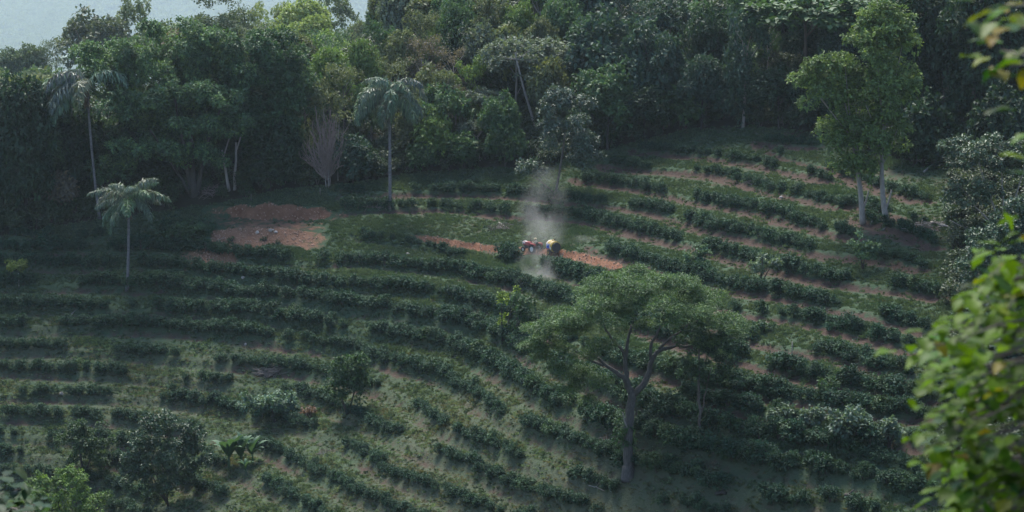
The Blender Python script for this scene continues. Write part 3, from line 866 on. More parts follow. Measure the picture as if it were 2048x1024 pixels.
gx, gy, z_, dry, patch, pu, pv_ = gx[ok], gy[ok], z_[ok], dry[ok], patch[ok], pu[ok], pv_[ok]
isdry = rng.random(len(gx)) < np.clip(dry * .95 + .14 * wav(gx, gy, .7, 5.0) - .16, .01, .8)
pid = np.where(isdry, rng.integers(3, 5, len(gx)), np.where(rng.random(len(gx)) < .15, 5, rng.integers(0, 3, len(gx))))
light = sstep(540, 800, pu) * sstep(1560, 1300, pu) * sstep(690, 840, pv_) + .85 * sstep(630, 720, pv_) * sstep(780, 520, pu)  # lower-centre term brightens the painted sun patch, lower-left grass is simply paler
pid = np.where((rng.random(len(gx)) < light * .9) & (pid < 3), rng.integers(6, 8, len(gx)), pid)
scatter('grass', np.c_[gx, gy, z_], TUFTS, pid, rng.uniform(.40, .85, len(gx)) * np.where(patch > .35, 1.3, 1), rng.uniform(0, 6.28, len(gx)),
        'green and straw coloured grass tufts between the coffee rows', 'grass')

# woodland floor cover, weeds at the field edge
UNDER = [proto('undergrowth_bush', make_coffee(400 + i, MAT['undergrowth_leaf'], 11, 'undergrowth_bush', 3.6)) for i in range(5)]
NU = 26000
ux = rng.uniform(-95, 130, NU); uy = rng.uniform(175, 450, NU)
z_ = interp(ZT, ux, uy); pu, pv_ = to_px(ux, uy, z_); wd = interp(WOOD, ux, uy)
ok = (wd > .55) & (pu > -60) & (pu < 2110) & (pv_ > -60) & (pv_ < 1100) & ((pu < 1880) | (rng.random(NU) < .75))
ux, uy, z_, pv_ = ux[ok], uy[ok], z_[ok], pv_[ok]
scatter('undergrowth', np.c_[ux, uy, z_ - .1], UNDER, rng.integers(0, 5, len(ux)), rng.uniform(.8, 2.3, len(ux)) * np.where(uy > 320, 1.5, 1), rng.uniform(0, 6.28, len(ux)),
        'low dark bushes and saplings covering the floor of the wood', 'undergrowth')

# far side of the valley: woods that read as one mass in the haze
def far_crown(seed):
    global rng
    rng = np.random.default_rng(seed); random.seed(seed)
    g = Geo(); crown_geo(g, shell_lobes(8, 7, 9, 1.6, 2.4, .8), 1.1, .28, 6, tvar=.3)
    return g.mesh('far_crown', MAT['far_leaf'])
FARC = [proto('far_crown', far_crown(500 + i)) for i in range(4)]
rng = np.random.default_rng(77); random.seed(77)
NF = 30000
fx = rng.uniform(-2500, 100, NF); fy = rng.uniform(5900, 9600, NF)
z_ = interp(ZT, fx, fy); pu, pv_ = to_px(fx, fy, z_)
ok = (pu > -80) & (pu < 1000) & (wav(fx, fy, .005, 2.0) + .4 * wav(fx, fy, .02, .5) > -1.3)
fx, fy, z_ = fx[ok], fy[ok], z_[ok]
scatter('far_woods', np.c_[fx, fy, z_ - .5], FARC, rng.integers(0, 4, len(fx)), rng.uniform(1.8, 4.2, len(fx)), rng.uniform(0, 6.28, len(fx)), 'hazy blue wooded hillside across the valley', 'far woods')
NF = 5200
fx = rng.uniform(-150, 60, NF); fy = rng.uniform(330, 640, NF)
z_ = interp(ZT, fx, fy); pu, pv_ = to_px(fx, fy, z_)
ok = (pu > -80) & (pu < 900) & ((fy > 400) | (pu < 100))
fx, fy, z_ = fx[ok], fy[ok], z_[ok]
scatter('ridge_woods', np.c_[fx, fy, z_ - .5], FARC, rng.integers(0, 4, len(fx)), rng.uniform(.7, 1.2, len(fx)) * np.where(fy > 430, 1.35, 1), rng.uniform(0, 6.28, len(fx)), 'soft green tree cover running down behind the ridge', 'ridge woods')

# ---------------------------------------------------------------- trees of the wood, each with the place its top has in the view
DK, MD, BR, OL, GR, PK, BL, LT = (.019, .042, .022), (.046, .092, .040), (.088, .145, .042), (.088, .110, .055), (.090, .120, .088), (.110, .098, .078), (.028, .058, .042), (.12, .17, .055)
FOREST = [
 # u, v_top, width px, height m, kind, colour, bark, label
 (40, 150, 150, 21, 'round', DK, 'bark_dark', 'very dark dense tree at the left edge beside the drooping palm'),
 (-20, 190, 150, 18, 'round', DK, 'bark_dark', 'dark tree cut by the left edge under the hazy ridge'),
 (100, 165, 90, 17, 'round', MD, 'bark_dark', 'mid green tree showing between drooping palm and left edge tree'),
 (150, 215, 110, 13, 'shrub', DK, 'bark_dark', 'dark leafy tree below the drooping palm fronds'),
 (60, 300, 120, 9, 'shrub', DK, 'bark_dark', 'low dark tree at the field edge on the far left'),
 (115, 345, 80, 6, 'shrub', PK, 'bark_dark', 'brownish scrub tree at the wood edge left of the short palm'),
 (655, 95, 110, 12, 'round', BR, 'bark', 'yellow green tree right of the great dark tree top'),
 (690, 130, 110, 12, 'airy', OL, 'bark', 'olive loose tree above the red bare tree'),
 (640, 170, 100, 12, 'tall', OL, 'bark', 'olive green tree standing between great dark tree and tall palm'),
 (725, 80, 80, 11, 'round', BR, 'bark', 'small bright tree on the ridge line beside the far slope'),
 (765, 50, 80, 11, 'tall', MD, 'bark', 'narrow green tree on the ridge left of the yellow tops'),
 (800, 60, 90, 11, 'round', OL, 'bark', 'olive round tree on the ridge above the tall palm'),
 (835, 25, 80, 12, 'tall', OL, 'bark', 'greyish narrow tree rising from the ridge'),
 (868, 58, 70, 9, 'round', LT, 'bark', 'brightest yellow green tree on the upper slope'),
 (905, 5, 90, 12, 'round', MD, 'bark', 'dark green tree top touching the upper frame by the ridge'),
 (935, 45, 110, 11, 'round', DK, 'bark_dark', 'dark rounded tree under the ridge top, left of centre'),
 (985, -5, 110, 13, 'tall', OL, 'bark', 'olive tree reaching the top edge left of the emergent trunk'),
 (1040, 5, 90, 12, 'round', BR, 'bark', 'fresh green tree at the top edge left of the emergent trunk'),
 (1130, -15, 110, 13, 'round', MD, 'bark', 'leafy tree at the top edge right of the emergent trunk'),
 (1170, 30, 100, 11, 'tall', MD, 'bark', 'slender green tree right of the emergent trunk'),
 (790, 120, 90, 10, 'airy', OL, 'bark', 'thin olive tree just above the tall palm crown'),
 (845, 75, 90, 11, 'airy', PK, 'bark_pale', 'pinkish grey thin leaved tree on the middle slope'),
 (905, 95, 80, 10, 'airy', PK, 'bark_pale', 'dull brown grey tree on the middle slope right of the pinkish one'),
 (740, 160, 90, 10, 'round', MD, 'bark', 'round green tree hidden partly by the tall palm'),
 (870, 130, 110, 11, 'round', OL, 'bark', 'broad olive tree behind the tall palm, right side'),
 (940, 120, 90, 11, 'tall', BR, 'bark', 'light green feathery tree at the middle of the wood'),
 (1030, 58, 130, 14, 'layer', GR, 'bark_pale', 'pale flat topped tree with grey green tiers high in the wood'),
 (1100, 62, 130, 13, 'layer', GR, 'bark_pale', 'second pale flat topped tree right of the first grey tiers'),
 (965, 160, 90, 9, 'layer', GR, 'bark_pale', 'small pale tiered tree at the middle of the wood'),
 (910, 172, 80, 8, 'airy', PK, 'bark_pale', 'half bare grey tree with thin twigs at the middle of the wood'),
 (1000, 185, 90, 10, 'round', MD, 'bark', 'mid green tree left of the leaning pale trunk'),
 (1010, 250, 80, 7, 'shrub', MD, 'bark', 'low green tree under the leaning pale trunk'),
 (830, 200, 80, 9, 'round', OL, 'bark', 'soft olive tree touching the tall palm fronds'),
 (865, 225, 90, 8, 'shrub', BR, 'bark', 'bright broad bush right of the tall palm crown'),
 (925, 265, 80, 6, 'shrub', MD, 'bark', 'low green bush under the pale umbrella sapling'),
 (705, 275, 90, 7, 'shrub', BL, 'bark', 'bluish green bush left of the tall palm trunk'),
 (735, 300, 70, 5, 'shrub', DK, 'bark', 'dark low bush at the foot of the tall palm'),
 (845, 280, 70, 5, 'shrub', MD, 'bark', 'green bush right of the tall palm trunk'),
 (560, 250, 90, 9, 'shrub', DK, 'bark_dark', 'dark bush left of the red bare tree'),
 (540, 310, 90, 6, 'shrub', DK, 'bark_dark', 'low dark bush at the wood edge above the orange cutting'),
 (1225, 15, 200, 17, 'round', BL, 'bark_dark', 'largest blue green tree behind the glossy dusty tree'),
 (1300, 50, 150, 15, 'round', BL, 'bark_dark', 'dark blue green tree right of the largest one'),
 (1215, 130, 150, 13, 'round', MD, 'bark_dark', 'full green tree between leaning trunk and dark forest centre'),
 (1290, 165, 130, 11, 'round', DK, 'bark_dark', 'dark tree at the upper corner of the field'),
 (1360, 172, 90, 8, 'shrub', MD, 'bark_dark', 'light leafed bush tree at the upper edge of the field'),
 (1340, -20, 130, 15, 'layer', BL, 'bark_pale', 'tall forest tree with pale forked limbs at the top edge'),
 (1405, 110, 110, 12, 'round', BL, 'bark_dark', 'shadowy bluish tree left of the upright pale trunk tree'),
 (1420, 10, 120, 15, 'round', DK, 'bark_dark', 'very dark tree left of the green spreading crown'),
 (1490, 28, 125, 16.5, 'tall', BL, 'bark_pale', 'upright dark tree with a pale trunk at the field edge'),
 (1560, 130, 130, 12, 'round', DK, 'bark_dark', 'dark tree behind the yellow green pair, left side'),
 (1620, -60, 290, 19, 'layer', MD, 'bark', 'wide spreading tree with tiered green foliage at the top right'),
 (1640, 190, 110, 8, 'shrub', DK, 'bark_dark', 'dark undergrowth tree left of the yellow green pair'),
 (1840, -30, 150, 20, 'round', DK, 'bark_pale', 'dark tree at the top edge with a pale bent trunk'),
 (1895, -10, 120, 18, 'tall', BL, 'bark_pale', 'tall dark tree right of the yellow green pair'),
 (1960, -60, 160, 22, 'round', DK, 'bark', 'blackish tree with a thick brown trunk at the right'),
 (2050, -20, 160, 19, 'round', DK, 'bark', 'blackish tree cut by the right edge, upper corner'),
 (1850, 190, 120, 9, 'shrub', DK, 'bark_dark', 'dark ferny tree between pale bent trunk and right pair'),
 (2010, 170, 130, 11, 'shrub', DK, 'bark_dark', 'dark leafy tree behind the blurred leaves at upper right'),
 (2035, 205, 90, 9, 'glossy', BL, 'bark_dark', 'glossy small tree cut by the right edge above the tiered tree'),
 (1830, 255, 110, 6, 'shrub', DK, 'bark_dark', 'dark bush behind the fallen log on the right'),
]
CROWN_FRAC = {'round': .86, 'layer': .62, 'tall': .84, 'airy': .74, 'glossy': .9, 'shrub': .95}
placed = []
for (u, vt, wp, h, kind, col, bark, lab) in FOREST:
    s = solve_tree(u, vt, h)
    if s is None: print('NO PLACE', lab); continue
    x, y, hh = s
    wm = wp / F_PX * math.hypot(y, 0)
    j = random.uniform(.92, 1.1)
    plant_tree('forest_tree', lab, 'tree', x, y, max(hh, 3.0), wm, kind, tuple(c * j for c in col), CROWN_FRAC[kind], bark, 'trees of the wood behind the field')
    placed.append((x, y))

# trees that close the wood between those
MARKS = [('tall palm', 780, 250), ('great dark tree', 400, 200), ('emergent trunk', 1080, 60), ('leaning pale trunk', 1050, 190), ('glossy dusty tree', 1130, 270), ('yellow green pair', 1750, 200), ('upright pale trunk', 1490, 220),
         ('wide tiered crown', 1620, 40), ('ridge line', 760, 60), ('thick brown trunk', 1945, 230), ('red bare tree', 645, 280)]
SHAPE = {'round': 'round', 'tall': 'narrow', 'airy': 'thin', 'shrub': 'bushy', 'layer': 'flat topped'}
COLN = [('dark', DK), ('mid green', MD), ('olive', OL), ('bluish', BL), ('grey green', GR), ('fresh green', BR)]
seen = set()
tries = 0; nfill = 0
while nfill < 62 and tries < 1500:
    tries += 1
    u = random.uniform(520, 2080); y = random.uniform(290, 400); x = (u - 1024) / F_PX * y
    zg = gz(x, y); pu, pv_ = to_px(x, y, zg)
    if edge_v(pu) - pv_ < 34: continue
    if u > 1850 and y < 300: continue
    if min(math.hypot(x - a, y - b) for a, b in placed) < 4.2: continue
    h = random.uniform(9, 13.5); w = random.uniform(6, 9.5)
    _, vt = to_px(x, y, zg + h)
    if vt < -70 or (u < 760 and vt < 60): continue
    kind = random.choice(['round', 'round', 'tall', 'airy', 'shrub', 'layer']); 
    ci = random.choice([0, 1, 1, 3, 3]) if u > 1150 else random.choice([1, 2, 2, 4, 5, 1])
    nm, mu, mv = min(MARKS, key=lambda m: (m[1] - u) ** 2 + (m[2] - vt) ** 2)
    du, dv = u - mu, vt - mv
    rel = ('left of' if du < 0 else 'right of') if abs(du) > abs(dv) else ('above' if dv < 0 else 'just under')
    rel2 = rel + (', higher' if dv < -40 and 'of' in rel else (', lower' if dv > 40 and 'of' in rel else ''))
    lab = f"{COLN[ci][0]} {SHAPE[kind]} forest tree {rel.replace(', ', ' ')} the {nm}"
    if rel2 != rel: lab = f"{COLN[ci][0]} {SHAPE[kind]} forest tree {'higher' if 'higher' in rel2 else 'lower'} and {rel} the {nm}"
    if lab in seen: continue
    seen.add(lab)
    c = COLN[ci][1]; j = random.uniform(.85, 1.15)
    plant_tree('forest_tree', lab, 'tree', x, y, h, w, kind, tuple(q * j for q in c), .85, random.choice(['bark', 'bark_dark', 'bark_pale']), 'trees of the wood behind the field')
    placed.append((x, y)); nfill += 1

# trees beyond the ridge, sunlight painted into their brightened leaf colours; distance given, height follows from the ground there
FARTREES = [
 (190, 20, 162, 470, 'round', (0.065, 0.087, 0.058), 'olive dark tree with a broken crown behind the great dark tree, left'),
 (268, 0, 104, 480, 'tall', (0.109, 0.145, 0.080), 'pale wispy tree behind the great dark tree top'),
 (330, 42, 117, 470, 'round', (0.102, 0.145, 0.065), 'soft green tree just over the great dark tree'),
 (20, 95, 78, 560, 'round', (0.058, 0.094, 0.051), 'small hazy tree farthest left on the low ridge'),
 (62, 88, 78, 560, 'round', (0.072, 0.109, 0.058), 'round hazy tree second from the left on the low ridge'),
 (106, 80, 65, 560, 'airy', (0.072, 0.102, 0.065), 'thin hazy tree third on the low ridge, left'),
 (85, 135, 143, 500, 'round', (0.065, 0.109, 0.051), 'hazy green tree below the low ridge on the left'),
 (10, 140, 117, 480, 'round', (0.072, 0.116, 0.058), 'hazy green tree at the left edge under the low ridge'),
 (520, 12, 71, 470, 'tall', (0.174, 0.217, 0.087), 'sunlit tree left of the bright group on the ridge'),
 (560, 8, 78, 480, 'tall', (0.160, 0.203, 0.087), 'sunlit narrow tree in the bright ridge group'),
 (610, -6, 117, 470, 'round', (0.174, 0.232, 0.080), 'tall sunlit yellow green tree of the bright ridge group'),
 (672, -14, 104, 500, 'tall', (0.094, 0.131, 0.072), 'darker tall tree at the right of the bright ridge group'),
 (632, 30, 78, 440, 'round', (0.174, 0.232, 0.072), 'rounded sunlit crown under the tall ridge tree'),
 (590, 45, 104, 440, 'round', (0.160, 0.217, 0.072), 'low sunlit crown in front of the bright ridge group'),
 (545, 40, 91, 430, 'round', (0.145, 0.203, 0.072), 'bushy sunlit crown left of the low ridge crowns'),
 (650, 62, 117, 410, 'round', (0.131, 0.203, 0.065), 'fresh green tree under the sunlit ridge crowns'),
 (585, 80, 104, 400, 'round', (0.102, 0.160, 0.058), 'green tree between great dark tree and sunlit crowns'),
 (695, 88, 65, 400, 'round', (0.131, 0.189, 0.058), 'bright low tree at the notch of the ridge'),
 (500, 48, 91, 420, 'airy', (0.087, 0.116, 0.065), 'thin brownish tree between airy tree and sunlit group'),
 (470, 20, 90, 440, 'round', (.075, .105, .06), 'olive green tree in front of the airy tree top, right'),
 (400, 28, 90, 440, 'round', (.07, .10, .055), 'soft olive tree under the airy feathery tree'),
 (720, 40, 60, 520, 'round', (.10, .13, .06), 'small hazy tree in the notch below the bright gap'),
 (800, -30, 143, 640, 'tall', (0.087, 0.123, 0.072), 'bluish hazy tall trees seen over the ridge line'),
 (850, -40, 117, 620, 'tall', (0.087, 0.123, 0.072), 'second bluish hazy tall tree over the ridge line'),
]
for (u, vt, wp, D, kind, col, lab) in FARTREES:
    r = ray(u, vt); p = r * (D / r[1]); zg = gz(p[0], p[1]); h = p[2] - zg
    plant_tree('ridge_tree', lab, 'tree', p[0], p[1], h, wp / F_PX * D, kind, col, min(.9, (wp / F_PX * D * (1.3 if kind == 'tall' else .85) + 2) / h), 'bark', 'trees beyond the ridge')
r = ray(432, -25); p = r * (345 / r[1]); zg = gz(p[0], p[1])
plant_tree('feathery_tree', 'airy feathery tree rising over the great dark tree at the top edge', 'tree', p[0], p[1], p[2] - zg, 11.5, 'airy', (.05, .075, .04), .5, 'bark')

# ---------------------------------------------------------------- hand shaped trees
def hero(name, label, cat, base_uv, depth_shift=0.0, group=None):
    b = at(*base_uv)
    if depth_shift:
        b = b * ((b.y + depth_shift) / b.y); b.z = gz(b.x, b.y)
    r = thing(name, label, cat, b, 0, group)
    S = b.y * CP + b.z * SP
    k = S / F_PX                                            # metres per pixel there
    def loc(u, v, d=0.0):
        """local point at pixel (u, v), d metres further away"""
        q = ray(u, v) * ((b.y + d) / ray(u, v)[1])
        return np.array([q[0] - b.x, q[1] - b.y, q[2] - b.z])
    return r, b, k, loc

def px_lobes(loc, k, items, seed=0):
    r_ = random.Random(seed); L = []
    for (u, v, ru, rv, d, rd, n, s) in items:               # an egg of n lobes: centre px, half sizes px, depth offset m, half depth m, lobe size m
        for i in range(n):
            a = r_.uniform(0, 6.28); c = r_.uniform(-.75, 1); q = math.sqrt(1 - c * c); m = r_.uniform(.6, 1) if r_.random() > .2 else r_.uniform(.1, .6)
            p = loc(u + math.cos(a) * q * m * ru, v - c * m * rv, d + math.sin(a) * q * m * rd)
            w = s * r_.uniform(.75, 1.25)
            L.append((*p, w, w, w * .8))
    return L

# the great dark tree and its neighbours
rng = np.random.default_rng(9)
r, b, k, loc = hero('great_dark_tree', 'great dark broad tree with many leaf tiers left of the tall palm', 'tree', (388, 392))
g = Geo()
L = px_lobes(loc, k, [(330, 118, 165, 72, 2.0, 6, 60, 1.3), (395, 195, 120, 30, -4.5, 3, 30, 1.05), (430, 255, 90, 22, -5.5, 2.5, 18, .95), (265, 215, 90, 34, -3.5, 3, 26, 1.05), (290, 300, 90, 22, -5.0, 2.5, 20, .95), (400, 315, 60, 22, -4.0, 2.5, 14, .9), (450, 120, 90, 66, 2, 6, 34, 1.3), (220, 140, 80, 70, 2, 5, 32, 1.2), (240, 340, 60, 30, -1, 3, 14, 1.0), (330, 250, 130, 80, 4, 3, 60, 1.4), (320, 190, 120, 60, 5, 2, 34, 1.5)], 3)
crown_geo(g, L, .40, 2.3, 8, up=.9, tvar=.5, droop=-.15, aspect=.62)
put('crown', g.mesh('great_crown', MAT['leaf']), r, color=(.062, .120, .062))
g = Geo()
for (bu, tu, tv, rr) in ((388, 380, 270, .62), (388, 350, 200, .4), (392, 440, 220, .36), (386, 300, 260, .3)):
    c = curve(loc(bu, 398, 0), loc(tu, tv, -.5), (random.uniform(-.5, .5), 0, .4), 8, .1); Vt, f3, f4 = tube(c, np.linspace(rr, rr * .4, 8), 9); g.add(Vt, f3, f4)
put('trunk', g.mesh('great_trunk', MAT['bark_dark'], True), r)

r, b, k, loc = hero('twin_stem_tree', 'dark tree with two pale stems at the wood edge', 'tree', (463, 390), 1.0)
g = Geo(); L = px_lobes(loc, k, [(520, 135, 90, 75, 3, 6, 44, 1.4), (490, 235, 66, 50, 1, 4, 22, 1.2), (560, 220, 50, 60, 2, 4, 20, 1.2), (500, 300, 50, 30, 3, 3, 12, 1.1)], 5)
crown_geo(g, L, .40, 2.1, 8, up=.8, tvar=.28); put('crown', g.mesh('twin_crown', MAT['leaf']), r, color=(0.034, 0.077, 0.038))
for (bu, tu, tv) in ((459, 444, 300), (468, 472, 285)):
    g = Geo(); c = curve(loc(bu, 392, 0), loc(tu, tv, .3), (.1, 0, 0), 7, .04); Vt, f3, f4 = tube(c, np.linspace(.26, .12, 7), 8); g.add(Vt, f3, f4)
    Vt, f3, f4 = tube(curve(c[-2], loc(tu + 30, tv - 70, 2), (0, 0, .3), 6), np.linspace(.13, .05, 6), 6); g.add(Vt, f3, f4)
    put('trunk', g.mesh('twin_trunk', MAT['bark_pale'], True), r)

r, b, k, loc = hero('sunlit_edge_tree', 'dark tree with lighter leaf tips right of the twin stems', 'tree', (585, 370), 5.0)
g = Geo(); L = px_lobes(loc, k, [(595, 195, 48, 60, 0, 4, 30, 1.1), (560, 120, 50, 50, 2, 4, 20, 1.2), (575, 275, 38, 50, 0, 3, 18, 1.0)], 6)
crown_geo(g, L, .40, 2.1, 8, up=.8, tvar=.36); put('crown', g.mesh('edge_crown', MAT['leaf']), r, color=(0.048, 0.095, 0.042))
g = Geo(); Vt, f3, f4 = tube(curve((0, 0, -.3), loc(585, 240, 0), (.2, 0, 0), 7), np.linspace(.3, .1, 7), 8); g.add(Vt, f3, f4); put('trunk', g.mesh('edge_trunk', MAT['bark_dark'], True), r)

r, b, k, loc = hero('brown_crown_tree', 'brownish crown showing at the top of the great dark tree', 'tree', (380, 385), 9.0)
g = Geo(); L = px_lobes(loc, k, [(378, 92, 48, 34, -1, 3, 16, 1.2)], 7)
crown_geo(g, L, .36, 2.1, 8, up=.8, tvar=.3); put('crown', g.mesh('brown_crown', MAT['leaf']), r, color=(0.084, 0.077, 0.053))
g = Geo(); Vt, f3, f4 = tube(curve((0, 0, -.3), loc(378, 110, 0), (.2, 0, 0), 7), np.linspace(.3, .1, 7), 8); g.add(Vt, f3, f4); put('trunk', g.mesh('brown_trunk', MAT['bark_dark'], True), r)

for dx, dy, h_, w_, lab in ((-9, 9, 12, 11, 'dark tree filling the gap behind the great dark tree, left'), (1, 12, 17, 14, 'dark tree filling the gap straight behind the great dark trunk'), (9, 10, 11, 10, 'dark tree filling the gap behind the twin pale stems'), (-15, 5, 9, 9, 'dark low tree between drooping palm and great dark trunk')):
    b = at(388, 392); plant_tree('forest_tree', lab, 'tree', b.x + dx, b.y + dy, h_, w_, 'shrub', DK, .95, 'bark_dark', 'trees of the wood behind the field')
# glossy tree standing in the dust
r, b, k, loc = hero('glossy_dusty_tree', 'glossy silvery leaved tree standing in the dust at the top of the field', 'tree', (1108, 398))
g = Geo(); L = px_lobes(loc, k, [(1135, 250, 68, 76, 0, 4, 34, 1.0), (1115, 205, 40, 30, 0, 2.5, 10, .8), (1048, 342, 44, 26, -.8, 2, 12, .75), (1165, 310, 36, 40, 0, 2.5, 10, .9)], 8)
crown_geo(g, L, .34, 2.6, 8, up=.5, tvar=.34, droop=-.25); put('crown', g.mesh('glossy_crown_tree', MAT['leaf_glossy']), r, color=(0.056, 0.087, 0.064))
g = Geo(); Vt, f3, f4 = tube(curve((0, 0, -.3), loc(1132, 250, 0), (.3, 0, 0), 7), np.linspace(.22, .08, 7), 8); g.add(Vt, f3, f4)
Vt, f3, f4 = tube(curve((0, 0, .8), loc(1052, 345, -.6), (0, 0, .4), 6), np.linspace(.12, .04, 6), 6); g.add(Vt, f3, f4); put('trunk', g.mesh('glossy_trunk', MAT['bark'], True), r)

# pale trunks that show in the wood
def trunk_tree(label, pts, rad, crown_items, col, bark='bark_pale', kind='layer', leaf=.38, D=None, base=None, seed=1):
    if D is None: bb = at(*pts[0])
    else:
        q = ray(*pts[0]); q = q * (D / q[1]); bb = Vector(q)
    r = thing('forest_tree', label, 'tree', (bb.x, bb.y, gz(bb.x, bb.y)), 0, 'trees of the wood behind the field')
    z0 = gz(bb.x, bb.y); kk = bb.y / F_PX
    def loc(u, v, d=0.0):
        q = ray(u, v); q = q * ((bb.y + d) / q[1]); return np.array([q[0] - bb.x, q[1] - bb.y, q[2] - z0])
    g = Geo(); P = np.array([[0, 0, -.3]] + [loc(*p) for p in pts[1:]]) if D is None else np.array([[0, 0, -.3]] + [loc(*p) for p in pts])
    d = np.linspace(0, 1, len(P)); dd = np.linspace(0, 1, 14)
    C = smooth_line(np.stack([np.interp(dd, d, P[:, i]) for i in range(3)], 1), 2)
    Vt, f3, f4 = tube(C, np.linspace(rad, rad * .45, 14), 8); g.add(Vt, f3, f4)
    if crown_items:
        L = px_lobes(loc, kk, crown_items, seed); 
        for l in random.sample(L, min(6, len(L))):
            Vt, f3, f4 = tube(curve(C[-2], l[:3], (0, 0, -.3), 5), np.linspace(rad * .4, .03, 5), 5); g.add(Vt, f3, f4)
        g2 = Geo(); crown_geo(g2, [(a, b_, c, s, s2, s3 * (.45 if kind == 'layer' else .8)) for a, b_, c, s, s2, s3 in L], leaf, 2.2, 8, up=1.0 if kind == 'layer' else .7, tvar=.28)
        put('crown', g2.mesh('forest_crown', MAT['leaf']), r, color=col)
    put('trunk', g.mesh('forest_trunk', MAT[bark], True), r)
    return r
trunk_tree('tree with a long leaning pale trunk behind the glossy dusty tree', [(1072, 262), (1062, 225), (1048, 180), (1038, 140), (1030, 105)], .24, [(1020, 112, 62, 26, -.5, 3.5, 18, .95), (1050, 150, 34, 14, -1, 2, 6, .7)], GR, D=308, seed=11)
trunk_tree('emergent tree with a straight thin trunk above the wood', [(1079, 85), (1080, 60), (1081, 22)], .17, [(1080, -2, 34, 20, 0, 2.5, 12, .85)], MD, D=330, kind='round', seed=12)
trunk_tree('small pale umbrella sapling at the wood edge right of the tall palm', [(960, 322), (958, 300), (955, 270)], .10, [(955, 252, 40, 20, 0, 2, 14, .6)], GR, seed=13, leaf=.34)
trunk_tree('thin pale stemmed sapling right of the red bare tree', [(676, 362), (675, 320), (677, 275)], .09, [(680, 240, 24, 30, .5, 1.5, 8, .6)], OL, seed=14, leaf=.3, kind='round')
trunk_tree('slender pale trunk standing behind the right pair of trees', [(1900, 246), (1899, 180), (1893, 110), (1886, 68)], .20, [(1880, 40, 50, 40, 1, 3, 12, 1.0)], DK, D=285, kind='round', seed=15)
trunk_tree('thick brown trunked tree at the right behind the tiered tree', [(1944, 285), (1946, 230), (1948, 180), (1950, 90)], .42, [(1960, 60, 70, 60, 1, 4, 18, 1.2)], DK, 'bark', D=272, kind='round', seed=16)
trunk_tree('thin leaning trunk left of the slender pale trunk', [(1868, 235), (1858, 205), (1850, 172)], .13, [(1850, 140, 40, 36, 0, 2, 10, .9)], DK, 'bark', D=282, kind='round', seed=17)

r, b, k, loc = hero('bare_tree', 'leafless reddish twiggy tree left of the tall palm', 'tree', (655, 360), -2.0)
put('crown', CROWN['bare'][0], r, (0, 0, 1.0), (0, 0, 0), (1.05, .8, 1.3)); g = Geo()
for q in range(5):
    a = q * 1.3; Vt, f3, f4 = tube(curve((math.cos(a) * .25, math.sin(a) * .25, -.3), (math.cos(a) * .5, math.sin(a) * .5, 2.4), (0, 0, 0), 5), np.linspace(.1, .05, 5), 6); g.add(Vt, f3, f4)
put('trunk', g.mesh('bare_stems', MAT['bark_pale'], True), r)

# the pair on the right
for (lab, base, pts, items, seed) in (
    ('left tree of the yellow green pair, forked pale trunk, lower crown', (1726, 446), [(1723, 400), (1716, 340), (1700, 250)], [(1665, 165, 74, 66, 0, 3.5, 48, 1.0), (1690, 265, 54, 60, 0, 3, 32, .95), (1690, 335, 34, 34, 0, 2, 14, .7)], 21),
    ('right tree of the yellow green pair, tallest crown reaching the top', (1774, 446), [(1766, 400), (1762, 330), (1770, 230)], [(1765, 75, 66, 70, 0, 4, 50, 1.05), (1775, 180, 66, 64, 0, 4, 46, 1.0), (1762, 280, 56, 60, 0, 3, 34, .9), (1735, 340, 40, 34, 0, 2, 14, .7)], 22)):
    r, b, k, loc = hero('pale_trunk_tree', lab, 'tree', base, 0, 'pair of yellow green trees')
    g = Geo(); P = np.array([[0, 0, -.3]] + [loc(*p) for p in pts]); dd = np.linspace(0, 1, 12)
    C = np.stack([np.interp(dd, np.linspace(0, 1, len(P)), P[:, i]) for i in range(3)], 1); C = smooth_line(C, 2)
    Vt, f3, f4 = tube(C, np.linspace(.40, .16, 12), 9); g.add(Vt, f3, f4)
    L = px_lobes(loc, k, items, seed)
    for l in random.sample(L, 9):
        Vt, f3, f4 = tube(curve(C[random.choice([7, 9, 10])], l[:3], (0, 0, -.4), 6), np.linspace(.10, .025, 6), 5); g.add(Vt, f3, f4)
    Vt, f3, f4 = tube(curve(C[2], C[2] + np.array([.7, 0, 2.6]), (.2, 0, 0), 5), np.linspace(.14, .08, 5), 6); g.add(Vt, f3, f4)
    put('trunk', g.mesh('pair_trunk', MAT['bark_pale'], True), r)
    g = Geo(); crown_geo(g, L, .36, 2.1, 8, up=.75, tvar=.34); put('crown', g.mesh('pair_crown', MAT['leaf']), r, color=(0.084, 0.137, 0.048))

# glossy trees at the right edge of the field
r, b, k, loc = hero('tiered_tree', 'grey green tree with glossy flat tiers and bare limbs at right edge', 'tree', (2010, 470))
g = Geo(); L = [(a, b_, c, s * 1.2, s * 1.2, s * .3) for a, b_, c, s, s2, s3 in px_lobes(loc, k, [(1965, 310, 90, 42, 0, 4, 34, .95), (1945, 385, 62, 34, -1, 3, 18, .85), (2040, 330, 60, 60, 0, 4, 16, .95)], 31)]
crown_geo(g, L, .34, 2.7, 8, up=1.0, tvar=.36, droop=-.2); put('crown', g.mesh('tiered_crown', MAT['leaf_glossy']), r, color=(0.048, 0.081, 0.048))
g = Geo()
for (tu, tv, bv) in ((1950, 300, .4), (1910, 360, .5), (2000, 290, .3), (2050, 320, .4), (1900, 440, .9)):
    Vt, f3, f4 = tube(curve((0, 0, -.2), loc(tu, tv, random.uniform(-1, 1)), (0, 0, -bv), 8, .06), np.linspace(.15, .035, 8), 6); g.add(Vt, f3, f4)
put('trunk', g.mesh('tiered_trunk', MAT['bark_pale'], True), r)
